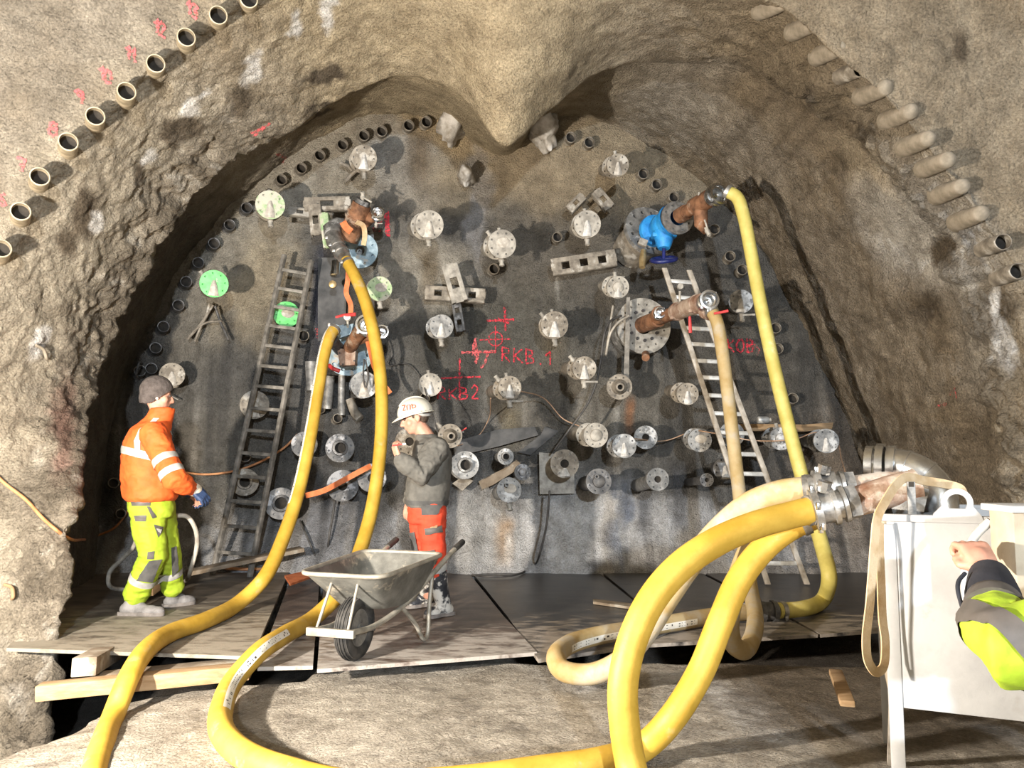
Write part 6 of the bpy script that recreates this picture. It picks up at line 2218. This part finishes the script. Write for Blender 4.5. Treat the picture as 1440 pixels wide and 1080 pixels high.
def sole(b, heel, toe, w_=.05):
    heel, toe = Vector(heel), Vector(toe)
    d = (toe - heel)
    L_ = d.length
    d.normalize()
    s_ = Vector((d.y, -d.x, 0)).normalized()
    prof = [(0, .6), (.08, .85), (.3, .78), (.5, .82), (.72, 1.0), (.88, .9), (.97, .55), (1.0, .15)]
    pl = [heel + d * L_ * t + s_ * w_ * q for t, q in prof] + [heel + d * L_ * t - s_ * w_ * q for t, q in prof[::-1]]
    b.prism([p + Vector((0, 0, .002 - p.z + heel.z)) for p in pl], (0, 0, .026))


def skin_body(root, neck, hd, fwd, up, arms, legs, pelvis, chest, sv, hands, k=1.0, extra=None):
    """one continuous body: head, neck, trunk, arms with hands, legs"""
    b = MB()
    at, R = head(b, hd, fwd, up, k)
    b.capsule([Vector(hd) + Vector((0, 0, -.05)) - Vector(fwd).normalized() * .02, Vector(neck), Vector(neck) + (Vector(chest) - Vector(neck)) * .35], [.056, .060, .085], 14)
    b.torso([(Vector(pelvis) - Vector((0, 0, .06)), .14, .09, sv), (pelvis, .155, .105, sv), (Vector(pelvis).lerp(Vector(chest), .4), .135, .095, sv), (chest, .155, .105, sv), (Vector(chest).lerp(Vector(neck), .6), .13, .08, sv)])
    for a in arms:
        b.capsule(a, [.055, .045, .035, .028][:len(a)] if len(a) < 4 else [.055, .05, .042, .03], 12)
    for l in legs:
        b.capsule(l, [.082, .058, .042], 12)
    for h in hands:
        hand(b, **h)
    body = remeshed(b, 'body', MAT['skin'], root, .0065, 4)
    eb = MB()
    for sg in (-1, 1):
        eb.ball(at(.031 * sg, .083, .006), .0105 * k, 10, 7)
    eb.build('eyes', MAT['eye'], root, 60)
    return at, R


# ---- man in orange and lime, seen from behind, turned to the right
fw = Vector((.86, .50, 0))
sv = Vector((.50, -.86, 0))
root = thing('person', 'person in orange hi-vis jacket, lime trousers and dark knitted cap, looking at the face', 'person', G(213, 862, 0.0))
neck, hd = P(228, 588, 5.86), P(222, 556, 5.86)
pel, che = P(211, 708, 5.9), P(209, 632, 5.9)
rs, re, rw = P(215, 614, 5.66), P(247, 676, 5.56), P(272, 688, 5.74)
ls, le, lw = P(213, 612, 6.08), P(240, 664, 6.16), P(262, 692, 6.2)
rh, rk, ra = P(206, 715, 5.82), P(215, 783, 5.84), P(191, 836, 5.93)
lh, lk, la = P(222, 715, 5.98), P(236, 780, 6.04), P(243, 826, 6.2)
at, R = skin_body(root, neck, hd, Vector((.87, .49, -.12)), Vector((0, 0, 1)), [(rs, re, rw), (ls, le, lw)], [(rh, rk, ra), (lh, lk, la)], pel, che, sv,
                  [dict(wrist=rw, d=Vector((.55, .25, -.5)), pn=Vector((.4, -.6, .6)), side=-1, curl=(.5, .55, .6, .7)), dict(wrist=lw, d=Vector((.6, .3, -.5)), pn=Vector((.3, .6, .5)), side=1)])
b = MB()
b.torso([(P(212, 703, 5.9), .205, .165, sv), (P(212, 698, 5.9), .225, .185, sv), (P(211, 675, 5.9), .232, .195, sv), (P(209, 645, 5.9), .230, .185, sv), (P(209, 622, 5.89), .222, .165, sv), (P(212, 605, 5.88), .19, .14, sv), (P(219, 594, 5.87), .12, .105, sv),
         (P(224, 586, 5.86), .090, .092, sv), (P(229, 575, 5.86), .082, .086, sv)], 28)
jk = remeshed(b, 'jacket', MAT['orange'], root, .010, 3, .017, (8, 8, 13))
bj = obj_bvh(jk)
slv = []
for a in ((rs, re, rw), (ls, le, lw)):
    b = MB()
    m_ = a[0].lerp(a[1], .5)
    b.capsule([a[0] + Vector((0, 0, .02)), m_, a[1], a[1].lerp(a[2], .5), a[1].lerp(a[2], .86)], [.092, .083, .078, .072, .052], 16)
    slv.append(remeshed(b, 'sleeve', MAT['orange'], root, .009, 3, .016, (14, 14, 14)))
bs = obj_bvh(slv[0])
ad = (re - rs).normalized()
ring_band(bs, rs.lerp(re, .56), ad + Vector((.06, 0, -.1)), .052, MAT['reflect'], 'reflective_band', slv[0])
ring_band(bs, rs.lerp(re, .84), ad + Vector((.10, 0, -.1)), .052, MAT['reflect'], 'reflective_band', slv[0])
bs2 = obj_bvh(slv[1])
ring_band(bs2, ls.lerp(le, .56), le - ls, .052, MAT['reflect'], 'reflective_band', slv[1])
ring_band(bj, P(210, 641, 5.9), Vector((.24, .10, 1)), .055, MAT['reflect'], 'reflective_band', jk, .005, 48, .5)
for q in ([(216, 588), (224, 588), (219, 594), (211, 594)], [(211, 594), (219, 594), (204, 606), (196, 604)], [(196, 604), (204, 606), (197.5, 622), (189, 620)], [(189, 620), (197.5, 622), (198, 644), (190, 643)]):
    patch(bj, [q[0], q[1], q[2], q[3]], MAT['reflect'], 'shoulder_strap', jk, .006, 6)
for q in ([(238, 606), (241, 606), (249, 628), (246, 628)], [(246, 628), (249, 628), (252, 648), (249, 648)]):
    patch(bj, q, MAT['reflect'], 'front_strap', jk, .006, 4)
b = MB()
b.lathe([(.043, 0), (.049, .012), (.050, .05), (.046, .07)], re.lerp(rw, .84), rw - re, 18)
b.build('glove_cuff', MAT['glove_cuff'], root, 60)
b = MB()
hand(b, rw - (rw - re).normalized() * .01, Vector((.55, .25, -.5)), Vector((.4, -.6, .6)), -1, 1.16, (.5, .55, .6, .7))
b.capsule([rw - (rw - re).normalized() * .05, rw + Vector((.01, .01, -.01))], [.042, .036], 12)
remeshed(b, 'glove', MAT['glove'], root, .006, 2)
b = MB()
hand(b, lw - (lw - le).normalized() * .01, Vector((.6, .3, -.5)), Vector((.3, .6, .5)), 1, 1.16)
b.capsule([lw - (lw - le).normalized() * .05, lw + Vector((.01, .01, -.01))], [.042, .036], 12)
remeshed(b, 'glove', MAT['glove'], root, .006, 2)
# knitted cap
b = MB()
b.ball(at(0, -.014, .034), .118, 26, 18, (.86, 1.02, 1.0), R)
b.ball(at(0, -.040, -.022), .100, 24, 16, (.90, .90, .95), R)
cap = remeshed(b, 'knitted_cap', MAT['knit'], root, .006, 5, .003, (40, 40, 12))
inv = R.inverted()
c_off = org_of(root)
bm = bmesh.new()
bm.from_mesh(cap.data)
kill = []
for v in bm.verts:
    l = inv @ (v.co + c_off - hd)
    lim = -.078 + max(0, l.y + .05) * .92
    if l.z < lim:
        kill.append(v)
bmesh.ops.delete(bm, geom=kill, context='VERTS')
bm.to_mesh(cap.data)
bm.free()
b = MB()
b.ball(at(0, -.070, -.045), .05, 12, 8, (1.1, .5, .6), R)
b.build('hair', MAT['hair'], root, 60)
b = MB()
b.ball(at(.086, -.008, -.030), .011, 10, 7)
b.build('ear_plug', MAT['glove_cuff'], root, 60)
# trousers
b = MB()
b.torso([(P(212, 700, 5.9), .185, .15, sv), (P(212, 712, 5.9), .185, .155, sv), (P(213, 725, 5.9), .17, .15, sv)], 24)
b.capsule([rh + Vector((0, 0, .03)), rh.lerp(rk, .5), rk, rk.lerp(ra, .55), rk.lerp(ra, .98)], [.118, .112, .096, .090, .088], 16)
b.capsule([lh + Vector((0, 0, .03)), lh.lerp(lk, .5), lk, lk.lerp(la, .55), lk.lerp(la, .98)], [.112, .102, .088, .080, .082], 16)
tr_ = remeshed(b, 'trousers', MAT['lime'], root, .010, 3, .018, (8, 8, 17))
bt = obj_bvh(tr_)
for q in ([(184, 702), (212, 702), (211, 711), (186, 711)], [(189, 725), (206, 725), (205, 733), (191, 733)], [(206, 712), (210, 712), (220, 727), (214, 729)]):
    patch(bt, q, MAT['tape_dark'], 'pocket_flap', tr_, .006)
patch(bt, [(216, 738), (229, 741), (227, 749), (222, 756)], MAT['tape_dark'], 'pocket', tr_, .006)
patch(bt, [(219, 742), (226, 743), (225, 750), (221, 748)], MAT['reflect'], 'pocket_label', tr_, .012)
patch(bt, [(208, 776), (217, 775), (216, 786), (207, 786)], MAT['tape_dark'], 'label', tr_, .006, 4)
patch(bt, [(210, 788), (227, 786), (213, 818), (193, 816)], MAT['cloth_dark'], 'knee_pad', tr_, .013)
patch(bt, [(240, 770), (247, 769), (250, 800), (242, 811)], MAT['cloth_dark'], 'knee_pad', tr_, .013)
ring_band(bt, rk.lerp(ra, .56), ra - rk, .055, MAT['reflect'], 'reflective_band', tr_)
ring_band(bt, lk.lerp(la, .50), la - lk, .055, MAT['reflect'], 'reflective_band', tr_)
for (hx, hy), (tx, ty_), an in (((168, 865), (231, 866), ra), ((229, 855), (275, 849), la)):
    hl, te = G(hx, hy, 0.0), G(tx, ty_, 0.0)
    b = MB()
    shoe(b, hl, te, ankle=an)
    remeshed(b, 'shoe', MAT['shoe'], root, .008, 3)
    b = MB()
    sole(b, hl, te)
    b.build('sole', MAT['sole'], root, 40)

# ---- man in grey with the white helmet, turned to the left
fw = Vector((-.97, -.12, -.10))
sv = Vector((.12, -.97, 0))
root = thing('person', 'person in grey sweater, red-orange work trousers and white helmet behind the wheelbarrow', 'person', G(612, 862, 0.0))
neck, hd = P(598, 611, 5.84), P(584, 588, 5.84)
pel, che = P(601, 712, 5.86), P(606, 645, 5.86)
hs_, he_, hw_ = P(613, 632, 5.66), P(590, 668, 5.55), P(561, 645, 5.52)
fs_, fe_, fw_ = P(603, 632, 6.04), P(588, 680, 6.08), P(575, 706, 5.98)
rh, rk, ra = P(607, 722, 5.79), P(610, 782, 5.80), P(622, 848, 5.90)
lh, lk, la = P(594, 722, 5.95), P(594, 778, 6.0), P(602, 836, 6.17)
HW = dict(wrist=hw_, d=Vector((-.35, -.05, .9)), pn=Vector((-.75, -.55, -.3)), side=-1, curl=(.75, .85, .95, 1.0), thumb_in=.5)
at, R = skin_body(root, neck, hd, Vector((-.95, -.16, -.22)), Vector((-.15, 0, 1)), [(hs_, he_, hw_), (fs_, fe_, fw_)], [(rh, rk, ra), (lh, lk, la)], pel, che, sv,
                  [HW, dict(wrist=fw_, d=Vector((-.12, -.15, -1)), pn=Vector((-.5, -.8, .1)), side=-1, curl=(.35, .4, .45, .5))])
b = MB()
b.torso([(P(600, 712, 5.86), .165, .145, sv), (P(600, 704, 5.86), .178, .155, sv), (P(602, 685, 5.86), .185, .160, sv), (P(606, 655, 5.86), .200, .155, sv), (P(608, 636, 5.86), .205, .140, sv), (P(606, 624, 5.85), .175, .115, sv), (P(602, 616, 5.845), .10, .085, sv), (P(599.5, 612, 5.84), .078, .075, sv)], 28)
sw = remeshed(b, 'sweater', MAT['cloth_grey'], root, .010, 3, .015, (9, 9, 13))
bw = obj_bvh(sw)
for a, rr in (((hs_, he_, hw_), (.092, .085, .074, .066, .048)), ((fs_, fe_, fw_), (.088, .078, .066, .056, .044))):
    b = MB()
    b.capsule([a[0], a[0].lerp(a[1], .5), a[1], a[1].lerp(a[2], .45), a[1].lerp(a[2], .88)], list(rr), 16)
    remeshed(b, 'sleeve', MAT['cloth_grey'], root, .009, 3, .020, (17, 17, 17))
ring_band(bw, P(600, 706, 5.86), Vector((.02, 0, 1)), .035, MAT['cloth_dark'], 'waistband', sw, .004)
# trousers
b = MB()
b.torso([(P(600, 710, 5.86), .158, .135, sv), (P(600, 722, 5.86), .160, .14, sv), (P(601, 734, 5.86), .150, .135, sv)], 24)
b.capsule([rh + Vector((0, 0, .02)), rh.lerp(rk, .5), rk, rk.lerp(ra, .30)], [.105, .096, .084, .074], 16)
b.capsule([lh + Vector((0, 0, .02)), lh.lerp(lk, .5), lk, lk.lerp(la, .32)], [.100, .092, .080, .070], 16)
tr_ = remeshed(b, 'trousers', MAT['red_orange'], root, .010, 3, .017, (8, 8, 17))
bt = obj_bvh(tr_)
patch(bt, [(592, 710), (622, 710), (614, 724), (594, 724)], MAT['cloth_dark'], 'pocket', tr_, .013)
patch(bt, [(598, 743), (620, 739), (621, 748), (599, 752)], MAT['tape_dark'], 'pocket_flap', tr_, .013)
patch(bt, [(606, 740), (614, 738.5), (614, 740.5), (606, 742)], MAT['wood'], 'pocket_label', tr_, .019, 4)
patch(bt, [(574, 749), (584, 748), (590, 782), (575, 784)], MAT['cloth_dark'], 'knee_pad', tr_, .013)
patch(bt, [(592, 776), (611, 773), (613, 793), (597, 797)], MAT['cloth_dark'], 'knee_pad', tr_, .013)
# rubber boots
for (hl, te, an, kn) in ((G(637, 864, 0), G(597, 870, 0), ra, rk), (G(613, 851, 0), G(568, 856, 0), la, lk)):
    b = MB()
    shoe(b, hl, te)
    d_ = (te - hl).normalized()
    b.capsule([hl + d_ * .075 + Vector((0, 0, .06)), an.lerp(kn, .30), an.lerp(kn, .72)], [.056, .066, .080], 16)
    bo = remeshed(b, 'rubber_boot', MAT['boot'], root, .008, 3)
    b = MB()
    sole(b, hl, te)
    b.build('sole', MAT['sole'], root, 40)
    b = MB()
    c_ = an.lerp(kn, .74)
    b.lathe([(.070, -.01), (.086, -.01), (.088, .03), (.080, .04), (.068, .04)], c_, kn - an, 22)
    b.build('boot_sock', MAT['reflect'], root, 60)
# helmet
b = MB()
b.ball(at(0, -.008, .040), .130, 28, 18, (.88, 1.06, .90), R)
hm = remeshed(b, 'helmet', MAT['helmet'], root, .007, 4)
off = org_of(root)
inv = R.inverted()
bm = bmesh.new()
bm.from_mesh(hm.data)
bmesh.ops.delete(bm, geom=[v for v in bm.verts if (inv @ (v.co + off - hd)).z < .030], context='VERTS')
bm.to_mesh(hm.data)
bm.free()
b = MB()
vs, fs = [], []
for k in range(33):
    t = 2 * PI * k / 32
    cx, cy = math.cos(t), math.sin(t)
    fr = max(0, cy) ** 2
    for (g_, dz) in ((.985, .002), (1.06 + .30 * fr, -.006 - .022 * fr), (1.06 + .30 * fr, -.011 - .022 * fr), (.98, -.006)):
        vs.append(at(.114 * cx * g_, -.008 + .138 * cy * g_ * (1 if cy > 0 else 1.0), .032 + dz))
for k in range(32):
    for q in range(4):
        fs.append((k * 4 + q, (k + 1) * 4 + q, (k + 1) * 4 + (q + 1) % 4, k * 4 + (q + 1) % 4))
b.add(vs, fs)
b.build('brim', MAT['helmet'], root, 60)
b = MB()
cu = [at(0, y, z) for y, z in ((.10, .112), (.05, .149), (-.01, .160), (-.07, .146), (-.12, .10))]
b.tube(spline(cu, 5), [.006] + [.009] * 19 + [.006], 8, True)
b.build('helmet_ridge', MAT['helmet'], root, 60)
b = MB()
b.capsule([at(-.085, -.03, .024), at(-.088, -.055, .006), at(-.07, -.095, .0), at(0, -.122, .002), at(.07, -.095, .0), at(.085, -.03, .024)], [.012] * 6, 8)
b.build('head_band', MAT['reflect'], root, 60)
bh = obj_bvh(hm)
o_ = Vector((0, 0, CAM_Z))
strokes = [[(565.5, 571), (570, 569.8), (567, 577.6), (571, 576.6)], [(573, 577), (572.2, 571), (573.5, 570), (576, 569.6), (577, 570.4), (577, 576.5)], [(579, 568), (580, 574.4), (582.5, 573.6), (584.5, 572.4), (584, 570.2), (582, 569.6), (579.8, 570.6)]]
b = MB()
for st in strokes:
    pts = []
    for (x0, y0), (x1, y1) in zip(st[:-1], st[1:]):
        n = max(2, int(math.hypot(x1 - x0, y1 - y0) / .8))
        pts += [(x0 + (x1 - x0) * k / n, y0 + (y1 - y0) * k / n) for k in range(n)]
    pts.append(st[-1])
    p3 = []
    for x, y in pts:
        d = ray(x, y).normalized()
        h = bh.ray_cast(o_, d)
        if h[0] is not None:
            p3.append((h[0] + (h[1] if h[1].dot(d) < 0 else -h[1]) * .003, d))
    if len(p3) > 1:
        vs = []
        for i, (p, d) in enumerate(p3):
            T = (p3[min(i + 1, len(p3) - 1)][0] - p3[max(i - 1, 0)][0]).normalized()
            sd = T.cross(d).normalized()
            vs += [p - sd * .0042, p + sd * .0042]
        b.add(vs, [(2 * i, 2 * i + 1, 2 * i + 3, 2 * i + 2) for i in range(len(p3) - 1)])
b.build('helmet_lettering', MAT['helmet_red'], hm, 80)
b = MB()
b.ball(at(0, -.050, .000), .074, 16, 10, (1.0, .72, .80), R)
for sg in (-1, 1):
    b.ball(at(.072 * sg, .016, .022), .022, 10, 7, (.3, .6, 1.2), R)
b.build('hair', MAT['hair'], root, 60)
cg = thing('pen', 'short pink and white pen held in the raised hand of the man in grey', 'pen', P(556, 626, 5.46))
b = MB()
b.tube([P(552, 626.5, 5.47), P(566, 624.8, 5.46)], [.0045, .0045], 8)
b.build('barrel', MAT['red'], cg, 40)
b = MB()
b.tube([P(566, 624.8, 5.46), P(571, 624.2, 5.46)], [.007, .006], 8)
b.build('cap', MAT['hose_text'], cg, 40)

# ---- operator crouching at the right edge, only the arm reaches into the picture
root = thing('person', 'person in lime hi-vis jacket reaching in from the right edge to the control box', 'person', (1.62, 1.72, -.09))
hw_, he_, hs_ = P(1391, 806, 2.30), P(1408, 912, 2.0), Vector((1.58, 1.90, .80))
pel, che, neck, hd = Vector((1.82, 1.42, .33)), Vector((1.76, 1.72, .68)), Vector((1.74, 1.86, .92)), Vector((1.74, 1.93, 1.07))
sv = Vector((1, .1, 0))
fs_, fe_, fw_ = Vector((1.96, 1.86, .80)), Vector((2.04, 2.10, .60)), Vector((1.94, 2.32, .70))
rh, rk, ra = Vector((1.73, 1.46, .33)), Vector((1.435, 1.90, .40)), Vector((1.50, 1.60, .0))
lh, lk, la = Vector((1.92, 1.46, .33)), Vector((2.02, 1.92, .42)), Vector((1.98, 1.62, .0))
HR = dict(wrist=hw_ + Vector((0, 0, 0)), d=Vector((.0, .70, .70)), pn=Vector((-.1, -.7, .7)), side=-1, curl=(.9, .95, 1.0, 1.0), thumb_in=1.1, k=1.15, fill=1)
at, R = skin_body(root, neck, hd, Vector((-.1, 1, -.25)), Vector((0, 0, 1)), [(hs_, he_, hw_), (fs_, fe_, fw_)], [(rh, rk, ra), (lh, lk, la)], pel, che, sv,
                  [HR, dict(wrist=fw_, d=Vector((-.2, .9, .2)), pn=Vector((0, -.2, 1)), side=1)])
b = MB()
b.torso([(pel + Vector((0, .02, .02)), .19, .14, sv), (pel.lerp(che, .35), .20, .15, sv), (che, .21, .15, sv), (che.lerp(neck, .5), .19, .13, sv), (che.lerp(neck, .8), .12, .10, sv), (neck + Vector((0, .01, .02)), .085, .085, sv)], 26)
jk = remeshed(b, 'jacket', MAT['lime'], root, .012, 4, .010)
ring_band(obj_bvh(jk), che - Vector((0, .05, .08)), Vector((0, .4, 1)), .06, MAT['tape_dark'], 'reflective_band', jk, .005, 48, .5)
sl = []
for a in ((hs_, he_, hw_), (fs_, fe_, fw_)):
    b = MB()
    b.capsule([a[0] + Vector((.03 if a[0] is hs_ else -.03, 0, .01)), a[0].lerp(a[1], .5), a[1], a[1].lerp(a[2], .25), a[1].lerp(a[2], .42)], [.115, .108, .098, .088, .070], 18)
    sl.append(remeshed(b, 'sleeve', MAT['lime'], root, .009, 4, .012, (12, 12, 12)))
bs = obj_bvh(sl[0])
fa = (hw_ - he_).normalized()
ring_band(bs, he_.lerp(hs_, .06) + Vector((0, 0, -.01)), Vector((.84, .05, .52)), .058, MAT['tape_dark'], 'reflective_band', sl[0], .011, 64, .17, None, 7)
b = MB()
c_ = he_.lerp(hw_, .60)
Lf = (hw_ - he_).length
b.lathe([(.060, -.03), (.078, -.03), (.076, .0), (.070, .022), (.058, .03)], he_.lerp(hw_, .52), fa, 26)
b.build('sleeve_tape', MAT['tape_dark'], root, 60)
b = MB()
b.lathe([(.055, 0), (.070, 0), (.070, .04), (.062, .10), (.053, .15), (.044, .145)], he_.lerp(hw_, .56), fa, 26)
b.build('cuff', MAT['navy'], root, 60)
b = MB()
b.tube(spline([P(1356, 862, 2.16), P(1352, 850, 2.18), P(1347, 830, 2.2), P(1348, 818, 2.22), P(1357, 806, 2.24)], 5), .006, 8)
b.build('pull_cord', MAT['navy'], root, 60)
for l in ((rh, rk, ra), (lh, lk, la)):
    b = MB()
    b.capsule([l[0], l[0].lerp(l[1], .5), l[1], l[1].lerp(l[2], .5), l[2] + Vector((0, 0, .05))], [.125, .112, .094, .088, .086], 16)
    remeshed(b, 'trouser_leg', MAT['lime'], root, .012, 4, .010)
    hl = Vector((l[2].x, l[2].y - .10, -.115))
    te = Vector((l[2].x, l[2].y + .20, -.115))
    b = MB()
    shoe(b, hl, te, ankle=l[2] + Vector((0, 0, .05)))
    remeshed(b, 'shoe', MAT['shoe'], root, .009, 3)
b = MB()
b.ball(at(0, -.008, .045), .128, 26, 16, (.88, 1.06, .86), R)
hm = remeshed(b, 'helmet', MAT['helmet'], root, .008, 3)
off = org_of(root)
inv = R.inverted()
bm = bmesh.new()
bm.from_mesh(hm.data)
bmesh.ops.delete(bm, geom=[v for v in bm.verts if (inv @ (v.co + off - hd)).z < .034], context='VERTS')
bm.to_mesh(hm.data)
bm.free()
